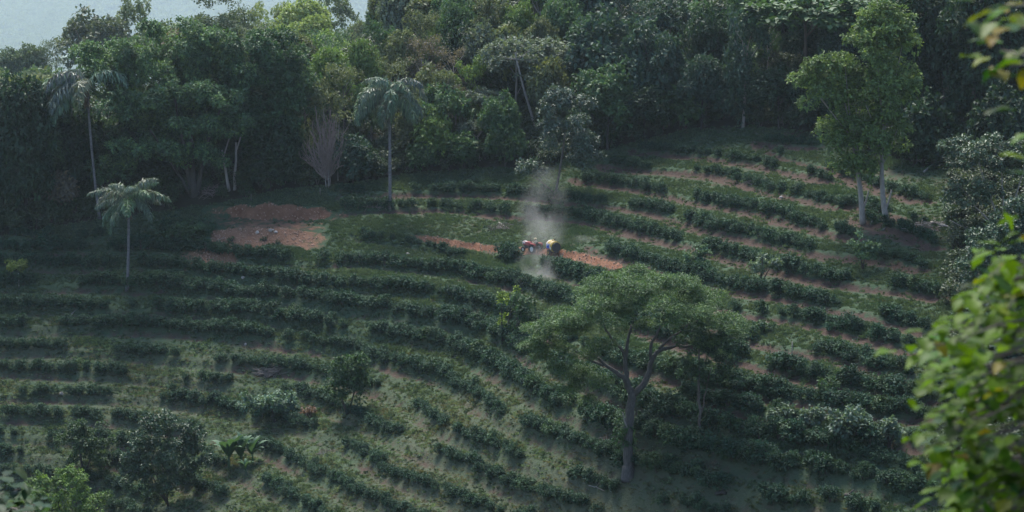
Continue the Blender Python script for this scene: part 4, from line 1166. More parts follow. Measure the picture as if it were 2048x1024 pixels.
r, b, k, loc = hero('glossy_bush_tree', 'dense dark glossy bush tree above the blurred leaves on the right', 'tree', (1990, 610), 0)
g = Geo(); L = px_lobes(loc, k, [(2000, 490, 66, 80, 0, 4, 36, .95), (1950, 540, 40, 50, -.5, 3, 16, .8), (2040, 440, 40, 40, 0, 3, 12, .9)], 32)
crown_geo(g, L, .30, 2.8, 8, up=.55, tvar=.36); put('crown', g.mesh('glossy_bush_crown', MAT['leaf_glossy']), r, color=(0.042, 0.078, 0.050))
g = Geo(); Vt, f3, f4 = tube(curve((0, 0, -.2), loc(1990, 500), (.2, 0, 0), 5), np.linspace(.2, .06, 5), 6); g.add(Vt, f3, f4); put('trunk', g.mesh('bush_trunk', MAT['bark'], True), r)
for (u0, v0, lab) in ((1960, 680, 'dark glossy bush behind the blurred leaves, below the bush tree'), (1935, 800, 'dark bush hidden by the blurred leaves at the right'), (2000, 760, 'dark bush at the right edge behind blurred leaves')):
    bb = at(u0, v0); plant_tree('edge_bush', lab, 'shrub', bb.x, bb.y, 4.5, 6, 'shrub', BL, .96, 'bark_dark', 'bushes at the right edge')

# ---------------------------------------------------------------- the umbrella tree
rng = np.random.default_rng(40); random.seed(40)
r, b, k, loc = hero('umbrella_tree', 'large umbrella shaped shade tree standing alone in the coffee rows', 'tree', (1258, 950))
TR = {}
def limb(g, pts, r0, r1, n=14, sides=9, jit=.05, start=None):
    P = np.array(([start] if start is not None else []) + [loc(*p) for p in pts]); d = np.r_[0, np.cumsum(np.linalg.norm(np.diff(P, axis=0), axis=1))]
    dd = np.linspace(0, d[-1], n)
    C = smooth_line(np.stack([np.interp(dd, d, P[:, i]) for i in range(3)], 1), 2)
    C[1:-1] += rng.normal(size=(n - 2, 3)) * jit
    Vt, f3, f4 = tube(C, np.linspace(r0, r1, n), sides); g.add(Vt, f3, f4)
    return C
g = Geo()
c0 = limb(g, [(1258, 956), (1257, 920), (1255, 880), (1258, 840), (1264, 800), (1264, 785)], .52, .40, 16, 12, .03)
c0b = limb(g, [(1258, 962), (1257, 945), (1256, 930)], .85, .55, 6, 12, 0)
ca = limb(g, [(1264, 788), (1250, 755), (1225, 738), (1208, 732), (1196, 715)], .34, .12)
cb = limb(g, [(1262, 788), (1252, 755), (1250, 715), (1256, 685), (1262, 650)], .30, .10)
cc = limb(g, [(1266, 790), (1288, 772), (1300, 745), (1302, 715), (1318, 698), (1350, 692), (1400, 690)], .34, .10)
cd = limb(g, [(1250, 715), (1238, 690), (1225, 680), (1212, 662), (1206, 640)], .17, .06, 10)
ce = limb(g, [(1302, 720), (1300, 690), (1320, 660), (1330, 625)], .18, .06, 10)
cf = limb(g, [(1318, 698), (1345, 670), (1380, 650), (1420, 630)], .15, .05, 10)
cg = limb(g, [(1208, 732), (1180, 722), (1150, 700), (1110, 680)], .14, .04, 10)
put('trunk', g.mesh('umbrella_trunk', MAT['bark_grey'], True), r)
g = Geo(); limb(g, [(1256, 858, -.3), (1249, 842, -.5), (1245, 824, -.6)], .11, .05, 6, 6, .02); put('dead_branch', g.mesh('umbrella_stub', MAT['dead_wood'], True), r)
L = []
rr_ = random.Random(4); pads = []
def pad(u, v, d, rx, n, th=.42):
    c = loc(u, v, d)
    for i in range(n):
        a = rr_.uniform(0, 6.28); q = math.sqrt(rr_.random()); w = rr_.uniform(.42, .78)
        L.append((c[0] + math.cos(a) * q * rx, c[1] + math.sin(a) * q * rx, c[2] - .32 * (q * rx) ** 1.6 * .5 + rr_.uniform(-.2, .2), w * 1.15, w * 1.15, w * th * 1.5))
tries_ = 0
while len(pads) < 46 and tries_ < 4000:                        # the parasol: separate leaf pads over a dome
    tries_ += 1
    a = rr_.uniform(0, 6.28); q = math.sqrt(rr_.random()); du, dd = math.cos(a) * q, math.sin(a) * q
    if any((du - p[0]) ** 2 * 112 + (dd - p[1]) ** 2 * 70 < 3.1 for p in pads): continue
    pads.append((du, dd))
    top = 530 + (128 if du < 0 else 112) * abs(du) ** 1.8 + 70 * dd * dd
    pad(1280 + du * 205 + dd * 4, top + 12 + rr_.uniform(-12, 26), dd * 8.5, rr_.uniform(1.0, 2.0), rr_.randint(9, 17))
for (u, v, d, rx, n) in ((1075, 655, -1, 1.3, 12), (1110, 690, -2, 1.5, 12), (1068, 690, 1, 1.0, 8), (1150, 655, -4, 1.5, 13), (1160, 710, -2, 1.4, 11), (1190, 760, -2, 1.2, 9), (1150, 750, 0, 1.1, 8), (1185, 800, -1, .8, 6), (1120, 735, -1, 1.1, 9), (1145, 775, -1, 1.0, 8), (1085, 715, -1, 1.0, 8), (1170, 740, 1, 1.2, 9), (1210, 690, -3, 1.3, 9),
                         (1225, 625, -6, 1.6, 13), (1310, 600, -7, 1.7, 14), (1390, 620, -6, 1.5, 13), (1450, 640, -2, 1.4, 12), (1475, 665, 1, 1.1, 9), (1420, 680, -2, 1.3, 10), (1380, 655, 2, 1.4, 10), (1440, 710, 2, 1.0, 8), (1265, 570, -6, 1.6, 13), (1350, 560, -5, 1.6, 13), (1230, 655, 4, 1.2, 8), (1300, 645, 4, 1.2, 8), (1120, 625, 3, 1.4, 10)):
    pad(u, v, d, rx, n)
g = Geo(); crown_geo(g, L, .21, 5.0, 8, spread=.6, up=1.0, aspect=.5, tvar=.34, droop=-.15, cut=-.1, keep_low=.12, shell=(.5, 1.12))
put('crown', g.mesh('umbrella_crown', MAT['leaf']), r, color=(.056, .105, .046))
g = Geo(); L = px_lobes(loc, k, [(1243, 868, 16, 34, -.2, .8, 10, .42), (1262, 880, 18, 30, .6, .7, 8, .4)], 44); crown_geo(g, L, .2, 6, 7, tvar=.3)
put('ivy', g.mesh('umbrella_ivy', MAT['leaf']), r, color=(0.031, 0.077, 0.031)); 
# slender companion
r, b, k, loc = hero('slender_tree', 'slender dark tree with a thin straight trunk right of the umbrella tree', 'tree', (1403, 878))
g = Geo(); limb(g, [(1403, 882), (1400, 830), (1396, 770), (1398, 700)], .17, .08, 10, 8); limb(g, [(1400, 840), (1410, 790), (1425, 730)], .09, .04, 8, 6); put('trunk', g.mesh('slender_trunk', MAT['bark'], True), r)
L = px_lobes(loc, k, [(1405, 695, 64, 55, 0, 3, 34, .6), (1440, 745, 48, 40, 0, 2, 18, .5), (1380, 740, 30, 30, 0, 2, 8, .5)], 45)
g = Geo(); crown_geo(g, L, .24, 3.2, 8, tvar=.3, up=.8); put('crown', g.mesh('slender_crown', MAT['leaf']), r, color=(0.031, 0.064, 0.036))

# ---------------------------------------------------------------- smaller trees and shrubs in the field
def small(name, lab, cat, base, items, col, leaf=.27, mat='leaf', dens=4.6, group=None, up=.75, tvar=.3, seed=0, aspect=.7, droop=-.1):
    r, b, k, loc = hero(name, lab, cat, base, 0, group)
    L = px_lobes(loc, k, items, seed); g = Geo()
    for i in range(4):
        l = random.choice(L); Vt, f3, f4 = tube(curve((random.uniform(-.1, .1), 0, -.2), l[:3], (0, 0, .2), 5), np.linspace(.11, .03, 5), 5); g.add(Vt, f3, f4)
    put('trunk', g.mesh(name + '_stem', MAT['bark_dark'], True), r)
    g = Geo(); crown_geo(g, L, leaf, dens, 8, up=up, tvar=tvar, aspect=aspect, droop=droop); put('crown', g.mesh(name + '_crown', MAT[mat]), r, color=col)
small('upright_tree', 'dark upright bushy tree on the grass left of the lower centre', 'tree', (696, 828), [(697, 768, 38, 54, 0, 2, 56, .52), (716, 722, 20, 22, 0, 1, 12, .45), (668, 768, 18, 34, 0, 1, 12, .4)], (0.036, 0.078, 0.036), seed=51)
small('bright_edged_tree', 'small tree with yellow green new growth below the dust plume', 'tree', (1022, 690), [(1040, 615, 26, 34, .5, 1.5, 16, .5)], (0.036, 0.078, 0.036), seed=52)
small('bright_creeper', 'narrow yellow green bush leaning on the small tree below the dust', 'shrub', (1006, 688), [(1010, 600, 10, 14, 0, .6, 7, .3), (1006, 640, 8, 36, 0, .5, 9, .28), (1032, 582, 8, 8, 0, .5, 4, .26)], (0.119, 0.182, 0.031), seed=53, tvar=.4)
small('pale_bush', 'pale leafed bush left of three, beside the umbrella crown', 'shrub', (1395, 548), [(1393, 515, 26, 28, 0, 1.4, 14, .45)], (0.070, 0.126, 0.073), seed=54, group='pale bushes in the upper rows', leaf=.3)
small('pale_bush', 'pale leafed bush in the middle of three with drooping right side', 'shrub', (1522, 568), [(1520, 535, 24, 30, 0, 1.4, 13, .42), (1552, 528, 18, 12, .3, 1, 5, .35)], (0.078, 0.120, 0.084), seed=55, group='pale bushes in the upper rows', leaf=.3)
small('pale_bush', 'pale leafed bush right of three, under the pale trunk pair', 'shrub', (1726, 540), [(1724, 500, 32, 34, 0, 1.6, 18, .45)], (0.067, 0.120, 0.064), seed=56, group='pale bushes in the upper rows', leaf=.32)
small('mound_shrub', 'broad grey green mound shrub behind the upright tree', 'shrub', (550, 845), [(560, 812, 52, 26, 0, 2, 24, .55), (500, 808, 30, 20, .5, 1.5, 10, .45)], (0.062, 0.115, 0.078), seed=57, leaf=.34, up=1.0, droop=-.4)
small('withered_bush', 'withered reddish brown bush beside the grey mound shrub', 'shrub', (624, 838), [(622, 822, 18, 12, 0, 1, 8, .3)], (0.098, 0.063, 0.050), seed=58)
small('round_dark_tree', 'round dark tree low on the left, behind the bright green tree', 'tree', (168, 955), [(170, 892, 58, 50, 0, 3, 52, .6), (160, 860, 26, 20, 0, 1.5, 8, .5), (185, 945, 30, 24, 0, 2, 8, .5)], (0.031, 0.064, 0.031), seed=59)
small('glossy_leafy_tree', 'big glossy leafy tree left of the banana clump', 'tree', (338, 1012), [(330, 900, 76, 76, 0, 3.5, 70, .62), (315, 845, 36, 28, 0, 2, 18, .52), (275, 945, 36, 46, -.5, 2, 24, .52), (385, 905, 36, 42, 0, 2, 18, .52), (330, 960, 50, 36, -.5, 2, 24, .52)], (0.038, 0.073, 0.042), seed=60, mat='leaf_glossy', leaf=.27, up=.5, tvar=.36)
small('bright_green_tree', 'bright green rounded tree at the bottom left', 'tree', (130, 1075), [(125, 1000, 72, 55, 0, 3, 54, .58), (150, 955, 36, 26, 0, 2, 10, .5), (75, 965, 34, 24, .5, 2, 8, .5), (195, 1010, 30, 34, 0, 2, 8, .5)], (0.081, 0.146, 0.042), seed=61, tvar=.34)
small('left_edge_bush', 'yellowish green bush at the left edge beside the white stake', 'shrub', (26, 566), [(28, 530, 24, 26, 0, 1.2, 14, .4)], (0.105, 0.147, 0.039), seed=62)
small('broadleaf_bush', 'left shrub of the pale broadleaf trio on the lower right slope', 'shrub', (1565, 850), [(1560, 828, 28, 16, 0, 1.4, 12, .4)], (0.062, 0.098, 0.073), seed=63, leaf=.34, group='broadleaf shrubs low on the right', up=1.0)
small('broadleaf_bush', 'second small shrub of the pale broadleaf trio, lower right slope', 'shrub', (1630, 852), [(1632, 832, 28, 18, 0, 1.4, 12, .4)], (0.064, 0.104, 0.078), seed=64, leaf=.34, group='broadleaf shrubs low on the right', up=1.0)
small('broadleaf_bush', 'largest shrub of the broadleaf trio with silvery top leaves', 'shrub', (1705, 890), [(1703, 848, 40, 30, 0, 2, 20, .5)], (0.070, 0.112, 0.084), seed=65, leaf=.36, group='broadleaf shrubs low on the right', up=1.0)
small('broadleaf_bush', 'rightmost shrub of the broadleaf trio beside the blurred leaves', 'shrub', (1775, 898), [(1775, 868, 28, 24, 0, 1.4, 13, .42)], (0.064, 0.104, 0.076), seed=66, leaf=.34, group='broadleaf shrubs low on the right', up=1.0)
small('dark_bush', 'dark rounded bush above the broadleaf trio', 'shrub', (1655, 800), [(1655, 780, 26, 20, 0, 1.4, 12, .42)], (0.034, 0.073, 0.034), seed=67)
small('dark_bush', 'small dark bush on the bank right of the umbrella crown', 'shrub', (1530, 665), [(1530, 652, 16, 12, 0, 1, 7, .34)], (0.036, 0.076, 0.042), seed=68)
small('spoil_bush', 'dark leafy bush at the left end of the orange spoil', 'shrub', (378, 490), [(380, 466, 50, 22, 0, 1.8, 34, .5)], (0.034, 0.076, 0.039), seed=69)
for i, (u0, v0, lab) in enumerate(((465, 483, 'tiny green plant on the left of the orange spoil slope'), (530, 482, 'small green plant in the middle of the orange spoil slope'), (553, 490, 'small green plant at the foot of the orange spoil slope'))):
    small('spoil_plant', lab, 'plant', (u0, v0), [(u0, v0 - 5, 7, 5, 0, .4, 5, .2)], (.030, .068, .030), seed=80 + i, leaf=.16, dens=8, group='plants on the orange spoil')

# ---------------------------------------------------------------- palms
def make_frond(length, elev, bend, seed, droop=.8, n=46):
    r_ = np.random.default_rng(seed); g = Geo()
    t = np.linspace(0, 1, 12); ang = elev - bend * t ** 1.25; ds = length / 11
    P = np.zeros((12, 3))
    for i in range(1, 12): P[i] = P[i - 1] + ds * np.array([math.cos(ang[i]), 0, math.sin(ang[i])])
    Vt, f3, f4 = tube(P, np.linspace(.05, .012, 12), 4); g.add(Vt, f3, f4, tint=np.full(len(Vt), .7))
    tt = np.repeat(np.linspace(.12, 1, n), 3); m = len(tt)
    B = np.stack([np.interp(tt, t, P[:, i]) for i in range(3)], 1)
    T = nrm(np.stack([np.interp(tt, t, np.gradient(P[:, i])) for i in range(3)], 1))
    side = np.where(r_.random(m) < .5, -1.0, 1.0)
    A = T * .45 + np.c_[np.zeros(m), side * r_.uniform(.35, 1.1, m), np.full(m, .15) - r_.uniform(0, droop * 1.3, m)] + r_.normal(size=(m, 3)) * .28
    L = 1.15 * np.sin(np.pi * np.clip(.16 + tt * .78, 0, 1)) * r_.uniform(.75, 1.2, m) + .12
    # each leaflet bends over: an upper and a hanging half
    A = nrm(A); N = nrm(np.c_[np.zeros((m, 2)), np.ones(m)] + r_.normal(size=(m, 3)) * .35)
    V, F = leaf_quads(B, A, N, L * .6, np.full(m, .13), .1, .1); tn = np.repeat(np.clip(r_.normal(.5, .34, m), 0, 1), 4); g.add(V, F3=F, tint=tn)
    A2 = nrm(A * .55 + np.array([0, 0, -.85])); V, F = leaf_quads(B + A * (L * .5)[:, None], A2, nrm(A + .01), L * .65, np.full(m, .11), .1, 0); g.add(V, F3=F, tint=tn)
    return g.mesh('palm_frond', MAT['palm_leaf'])
FRONDS = [make_frond(4.8, 1.25, 2.1, 1), make_frond(5.4, 1.0, 2.4, 2, 1.0), make_frond(5.8, .7, 2.2, 3, 1.2), make_frond(5.6, .3, 1.8, 4, 1.4), make_frond(5.2, -.15, 1.35, 5, 1.5), make_frond(5.0, 1.2, 1.45, 6, .6), make_frond(5.2, .7, 1.25, 7, .7), make_frond(5.0, .2, 1.0, 8, .8)]
def palm(label, base, crown_v, crown_u, size, trunk_r, nf, col, seed, elevs=None, az_bias=None, skirt=4, shift=0.0, bark='palm_bark'):
    global rng
    rng = np.random.default_rng(seed); R = random.Random(seed)
    r, b, k, loc = hero('palm_tree', label, 'palm tree', base, shift, 'tall feather palms')
    top = loc(crown_u, crown_v)
    g = Geo(); C = curve((0, 0, -.3), top, ((top[0]) * .35, 0, 0), 16); rad = np.linspace(trunk_r, trunk_r * .82, 16); rad[0] *= 1.5; rad[1] *= 1.12
    Vt, f3, f4 = tube(C, rad, 10); g.add(Vt, f3, f4)
    zt = np.arange(.4, top[2], .45)
    for z in zt:                                              # leaf scar rings
        q = np.array([np.interp(z, C[:, 2], C[:, 0]), np.interp(z, C[:, 2], C[:, 1]), z]); rr = np.interp(z, C[:, 2], rad)
        Vt, f3, f4 = tube(np.array([q - [0, 0, .03], q, q + [0, 0, .03]]), np.array([rr * 1.0, rr * 1.06, rr * 1.0]), 10, False); g.add(Vt, f3, f4)
    put('trunk', g.mesh('palm_trunk', MAT[bark], True), r)
    g = Geo(); Vt, f3, f4 = tube(np.array([top - [0, 0, .9], top - [0, 0, .3], top + [0, 0, .5]]), np.array([trunk_r * .9, trunk_r * 1.15, .06]), 9); g.add(Vt, f3, f4); put('crownshaft', g.mesh('palm_shaft', MAT['dead_leaf'], True), r)
    for i in range(nf):
        az = i * 2.39996 + R.uniform(-.2, .2)
        if az_bias is not None and R.random() < az_bias[1]: az = az_bias[0] + R.uniform(-.9, .9)
        lvl = i / nf; fi = min(4, int(lvl * 5 + R.uniform(-.4, .4))); fi = max(0, fi)
        if elevs: fi = elevs[i % len(elevs)]
        put('frond', FRONDS[fi], r, top, (R.uniform(-.15, .15), R.uniform(-.12, .12), az), size * R.uniform(.88, 1.1), tuple(c * R.uniform(.85, 1.2) for c in col))
    for i in range(skirt):
        az = R.uniform(0, 6.28); g = Geo(); m = 26
        l = R.uniform(1.6, 3.2) * size; P0 = np.zeros((m, 3)) + np.c_[np.full(m, .25), np.zeros(m), -np.linspace(0, l * .7, m)]
        V, F = leaf_quads(P0, nrm(np.c_[rng.normal(size=(m, 2)) * .25, -np.ones(m)]), rsph(m), np.full(m, l * .4), np.full(m, .14)); g.add(V, F3=F, tint=np.repeat(rng.random(m), 4))
        put('dead_frond', g.mesh('dead_frond', MAT['dead_leaf']), r, top - [0, 0, .3], (0, 0, az))
    return r
palm('tallest palm with a dense drooping crown in front of the wood', (780, 418), 186, 779, 1.22, .24, 40, (.060, .086, .060), 3, [0, 1, 2, 3, 3, 4, 3, 4, 4, 3], None, 10)
palm('short palm with a ragged open crown standing in the left rows', (254, 580), 398, 257, 1.08, .21, 22, (.055, .085, .055), 7, [5, 6, 7, 5, 6, 3, 7, 4, 6, 2], None, 2)
palm('palm drooping to the left against the great dark tree', (198, 396), 168, 174, 1.45, .20, 24, (.070, .098, .072), 12, [1, 2, 3, 2, 3, 4], (math.pi, .6), 4, shift=-5.0)

# ---------------------------------------------------------------- banana clump
def banana_leaf(seed):
    r_ = random.Random(seed); n = 8; g = Geo(); l = r_.uniform(2.3, 3.0); P = []; ang = r_.uniform(.95, 1.4)
    p = np.zeros(3)
    for i in range(n):
        P.append(p.copy()); p = p + l / n * np.array([math.cos(ang), 0, math.sin(ang)]); ang -= .06 + .045 * i
    V = []; w = [.04, .2, .30, .34, .33, .28, .18, .03]
    for i in range(n):
        V += [P[i] + [0, w[i], .10 * w[i] / .3], P[i] + [0, 0, 0], P[i] + [0, -w[i], .10 * w[i] / .3]]
    F = []
    for i in range(n - 1):
        for j in (0, 1): a = i * 3 + j; F.append((a, a + 1, a + 4, a + 3))
    g.add(np.array(V), F4=np.array(F), tint=np.repeat([r_.uniform(.3, .7)] * n, 3)); return g.mesh('banana_leaf', MAT['banana_leaf'], True)
BL_ = [banana_leaf(i) for i in range(5)]
for i, (u, v, s, lab) in enumerate(((458, 938, 1.25, 'largest banana plant of the clump, left, with broad arching leaves'), (482, 930, 1.05, 'banana plant at the middle of the clump'), (505, 925, .85, 'banana plant at the right of the clump with a pale torn leaf'), (492, 950, .6, 'small young banana plant at the front of the clump'))):
    b = at(u, v); R = random.Random(i); r = thing('banana_plant', lab, 'banana plant', b, R.uniform(0, 6), 'banana clump')
    g = Geo(); Vt, f3, f4 = tube(curve((0, 0, -.2), (0, 0, 1.2 * s), (.1, 0, 0), 5), np.array([.14, .13, .12, .1, .07]) * s, 8); g.add(Vt, f3, f4); put('stem', g.mesh('banana_stem', MAT['banana_leaf'], True), r)
    for q in range(13): put('leaf', BL_[q % 5], r, (0, 0, R.uniform(.8, 1.2) * s), (R.uniform(-.2, .2), R.uniform(-.2, .35), q * .72 + R.uniform(-.3, .3)), s * R.uniform(.9, 1.25))

# ---------------------------------------------------------------- tractor with orchard sprayer and its driver on the track
def bm_obj(name, fn, mat, parent=None, bevel=0.0, smooth=False, **kw):
    bm = bmesh.new(); fn(bm)
    if bevel: bmesh.ops.bevel(bm, geom=bm.edges[:], offset=bevel, segments=2, affect='EDGES')
    me = bpy.data.meshes.new(name); bm.to_mesh(me); bm.free(); me.materials.append(MAT[mat])
    if smooth: me.polygons.foreach_set('use_smooth', np.ones(len(me.polygons), bool))
    return put(name, me, parent, **kw)
def box(bm, c, s, taper=None):
    v = bmesh.ops.create_cube(bm, size=1)['verts']
    for q in v:
        t = taper if (taper and q.co.x < 0) else 1.0
        q.co = Vector((c[0] + q.co.x * s[0], c[1] + q.co.y * s[1] * t, c[2] + q.co.z * s[2]))
def cyl(bm, c, r, d, axis='Y', seg=20, r2=None):
    M = Matrix.Translation(c) @ (Matrix.Rotation(math.pi / 2, 4, 'X') if axis == 'Y' else Matrix.Rotation(math.pi / 2, 4, 'Y') if axis == 'X' else Matrix())
    bmesh.ops.create_cone(bm, cap_ends=True, segments=seg, radius1=r, radius2=r if r2 is None else r2, depth=d, matrix=M)
def wheel(parent, c, r, w, rimc):
    g = Geo(); n = 22; prof = [(r * .55, -w / 2), (r * .92, -w / 2), (r, -w * .32), (r, w * .32), (r * .92, w / 2), (r * .55, w / 2)]
    V = []; F = []
    for i in range(n):
        a = 2 * math.pi * i / n; k_ = 1.0 + (.03 if i % 2 else 0)
        for (q, y) in prof: V.append((math.cos(a) * q * k_, y, math.sin(a) * q * k_))
    for i in range(n):
        for j in range(5): a = i * 6 + j; b = ((i + 1) % n) * 6 + j; F.append((a, b, b + 1, a + 1))
    g.add(np.array(V), F4=np.array(F)); t = put('wheel', g.mesh('tyre', MAT['tyre_rubber']), parent, c)
    bm_obj('rim', lambda bm: (cyl(bm, (0, 0, 0), r * .57, w * .7), cyl(bm, (0, 0, 0), r * .16, w * .95)), rimc, t)
p0 = at(1064, 506); p1 = at(1140, 514)
dirv = (p1 - p0); yaw = math.atan2(dirv.y, dirv.x)
def on_track(u, v):
    p = at(u, v); return p
tb = on_track(1066, 506)
tr = thing('tractor', 'small red tractor with a white nose driving left along the track', 'tractor', tb, yaw)
# front of the tractor is towards -X
bm_obj('hood', lambda bm: (box(bm, (-.95, 0, 1.12), (1.35, .62, .42), .86), box(bm, (-.95, 0, 1.345), (1.2, .5, .05), .85)), 'red_paint', tr, .03)
bm_obj('grille', lambda bm: (box(bm, (-1.655, 0, 1.16), (.10, .50, .36)), box(bm, (-1.40, .285, 1.20), (.42, .03, .16)), box(bm, (-1.40, -.285, 1.20), (.42, .03, .16)), box(bm, (-1.35, 0, 1.385), (.5, .4, .03))), 'white_paint', tr)
bm_obj('chassis', lambda bm: (box(bm, (-.4, 0, .72), (2.3, .34, .36)), box(bm, (-1.25, 0, .5), (.14, 1.0, .12)), box(bm, (.55, 0, .66), (.3, 1.1, .2)), box(bm, (1.3, 0, .5), (.7, .08, .08))), 'dark_metal', tr, .01)
for s in (-1, 1):
    wheel(tr, (.55, s * .68, .60), .60, .34, 'white_paint'); wheel(tr, (-1.25, s * .58, .36), .36, .2, 'white_paint')
    def fender(bm, s=s):
        for q in range(7):
            a = math.radians(25 + q * 22); box(bm, (.55 + math.cos(a) * .70, s * .66, .60 + math.sin(a) * .70), (.30, .36, .05))
            for vv in bm.verts[-8:]:
                pass
    bm_obj('fender', lambda bm, s=s: (box(bm, (.55, s * .66, 1.28), (.85, .38, .06)), box(bm, (.10, s * .66, 1.08), (.06, .38, .42)), box(bm, (.98, s * .66, 1.15), (.06, .38, .3))), 'red_paint', tr, .015)
bm_obj('seat', lambda bm: (box(bm, (.52, 0, 1.02), (.46, .46, .1)), box(bm, (.76, 0, 1.25), (.08, .44, .4))), 'dark_metal', tr, .02)
bm_obj('exhaust_pipe', lambda bm: (cyl(bm, (-.62, .2, 1.75), .03, .9, 'Z', 8), cyl(bm, (-.62, .2, 1.6), .055, .35, 'Z', 10)), 'dark_metal', tr)
g = Geo(); a = np.linspace(0, 2 * math.pi, 15); Vt, f3, f4 = tube(np.c_[np.cos(a) * .05 - .05, np.cos(a + math.pi / 2) * .2, np.sin(a + math.pi / 2) * .17 + 1.52], np.full(15, .018), 5, False); g.add(Vt, f3, f4)
Vt, f3, f4 = tube(np.array([(-.05, 0, 1.5), (-.26, 0, 1.15)]), np.array([.025, .03]), 6); g.add(Vt, f3, f4); put('steering_wheel', g.mesh('steering_wheel', MAT['dark_metal']), tr)

def skin_figure(name, joints, edges, radii, mat_fn, mats, parent):
    me = bpy.data.meshes.new(name); me.from_pydata(joints, edges, []); o = bpy.data.objects.new(name, me); COL.objects.link(o)
    sk = o.modifiers.new('skin', 'SKIN'); sk.use_smooth_shade = True
    for i, rr in enumerate(radii): me.skin_vertices[0].data[i].radius = (rr, rr) if not isinstance(rr, tuple) else rr
    me.skin_vertices[0].data[0].use_root = True
    o.modifiers.new('sub', 'SUBSURF').levels = 1
    dg = bpy.context.evaluated_depsgraph_get(); m2 = bpy.data.meshes.new_from_object(o.evaluated_get(dg))
    o.modifiers.clear(); o.data = m2; m2.materials.clear()
    for m in mats: m2.materials.append(MAT[m])
    for p in m2.polygons: p.material_index = mat_fn(p.center)
    o.parent = parent; return o
pr = thing('person', 'person in pale tan work clothes and straw hat sitting on the red tractor', 'person', tb, yaw)
J = [(.52, 0, 1.14), (.54, 0, 1.36), (.50, 0, 1.58), (.48, 0, 1.68), (.45, 0, 1.80),                                    # pelvis, waist, chest, neck, head
     (.50, .20, 1.58), (.30, .28, 1.36), (.06, .19, 1.50), (.50, -.20, 1.58), (.30, -.28, 1.36), (.06, -.19, 1.50),        # arms to the wheel
     (.48, .10, 1.11), (.08, .17, 1.12), (-.02, .18, .74), (-.14, .18, .70), (.48, -.10, 1.11), (.08, -.17, 1.12), (-.02, -.18, .74), (-.14, -.18, .70), (.43, 0, 1.90)]
E = [(0, 1), (1, 2), (2, 3), (3, 4), (4, 19), (2, 5), (5, 6), (6, 7), (2, 8), (8, 9), (9, 10), (0, 11), (11, 12), (12, 13), (13, 14), (0, 15), (15, 16), (16, 17), (17, 18)]
RR = [(.15, .12), (.14, .11), (.16, .12), .055, .095, .065, .048, .04, .065, .048, .04, .09, .07, .05, .04, .09, .07, .05, .04, .085]
skin_figure('body', J, E, RR, lambda c: 1 if (c.z > 1.69 or (c.x < .12 and c.z > 1.42)) else 0, ['cloth_tan', 'skin'], pr)
bm_obj('hat', lambda bm: (cyl(bm, (.44, 0, 1.915), .22, .025, 'Z', 18, .19), cyl(bm, (.44, 0, 1.985), .12, .13, 'Z', 14, .09)), 'straw_hat', pr)
bm_obj('hair', lambda bm: cyl(bm, (.48, 0, 1.85), .105, .09, 'Z', 12, .1), 'dark_metal', pr)
for s in (-1, 1):                                               # fingers closed on the steering wheel
    g = Geo()
    for q in range(4):
        y0 = s * .19 + (q - 1.5) * .021; Vt, f3, f4 = tube(np.array([(.07, y0, 1.51), (-.005 - .004 * (q % 2), y0, 1.53), (-.03, y0, 1.50), (.0, y0, 1.475)]), np.array([.0115, .011, .010, .008]), 5); g.add(Vt, f3, f4)
    Vt, f3, f4 = tube(np.array([(.07, s * .19 - s * .03, 1.50), (.02, s * .19 - s * .055, 1.49), (-.01, s * .19 - s * .05, 1.485)]), np.array([.013, .012, .009]), 5); g.add(Vt, f3, f4)
    put('hand', g.mesh('hand', MAT['skin']), pr)

sb = on_track(1106, 511)
sp = thing('orchard_sprayer', 'yellow tank sprayer with blue panel and dark rear fan, towed behind the tractor', 'sprayer', sb, yaw - .30)
sp.scale = (1.03, 1.03, 1.03)
def tank(bm):
    cyl(bm, (0, 0, 1.12), .70, 1.35, 'X', 26); cyl(bm, (-.73, 0, 1.12), .70, .12, 'X', 26, .56); cyl(bm, (.1, 0, 1.86), .18, .1, 'Z', 14)
bm_obj('tank', tank, 'yellow_plastic', sp, smooth=False)
bm_obj('tank_band', lambda bm: (cyl(bm, (-.52, 0, 1.12), .715, .16, 'X', 26), cyl(bm, (.38, 0, 1.12), .715, .05, 'X', 26)), 'white_paint', sp)
bm_obj('panel', lambda bm: box(bm, (-.08, -.66, 1.14), (.62, .16, .56)), 'blue_plastic', sp, .02)
bm_obj('panel_cap', lambda bm: box(bm, (-.08, -.68, 1.32), (.40, .15, .18)), 'white_paint', sp, .01)
bm_obj('bumper', lambda bm: box(bm, (-.08, -.66, .80), (.72, .18, .09)), 'red_paint', sp, .01)
def fan(bm):
    cyl(bm, (.86, 0, 1.05), .60, .22, 'X', 28); 
    for q in range(10):
        a = q * .628; box(bm, (.985, math.cos(a) * .34, 1.05 + math.sin(a) * .34), (.03, .10, .10))
bm_obj('fan_drum', fan, 'dark_metal', sp)
bm_obj('fan_ring', lambda bm: (cyl(bm, (.74, 0, 1.05), .72, .10, 'X', 28),), 'yellow_plastic', sp)
bm_obj('fan_hub', lambda bm: cyl(bm, (.60, -.66, .95), .17, .12, 'Y', 16), 'white_paint', sp)
bm_obj('chassis', lambda bm: (box(bm, (0, 0, .42), (1.9, .7, .1)), box(bm, (-1.3, 0, .46), (.9, .08, .08)), box(bm, (.2, 0, .38), (.1, 1.3, .1))), 'dark_metal', sp)
bm_obj('hose', lambda bm: (cyl(bm, (.25, .1, 1.9), .05, .35, 'Z', 8), box(bm, (.25, .1, 2.05), (.26, .14, .08))), 'dark_metal', sp)
for s in (-1, 1): wheel(sp, (.2, s * .72, .34), .34, .22, 'yellow_plastic')

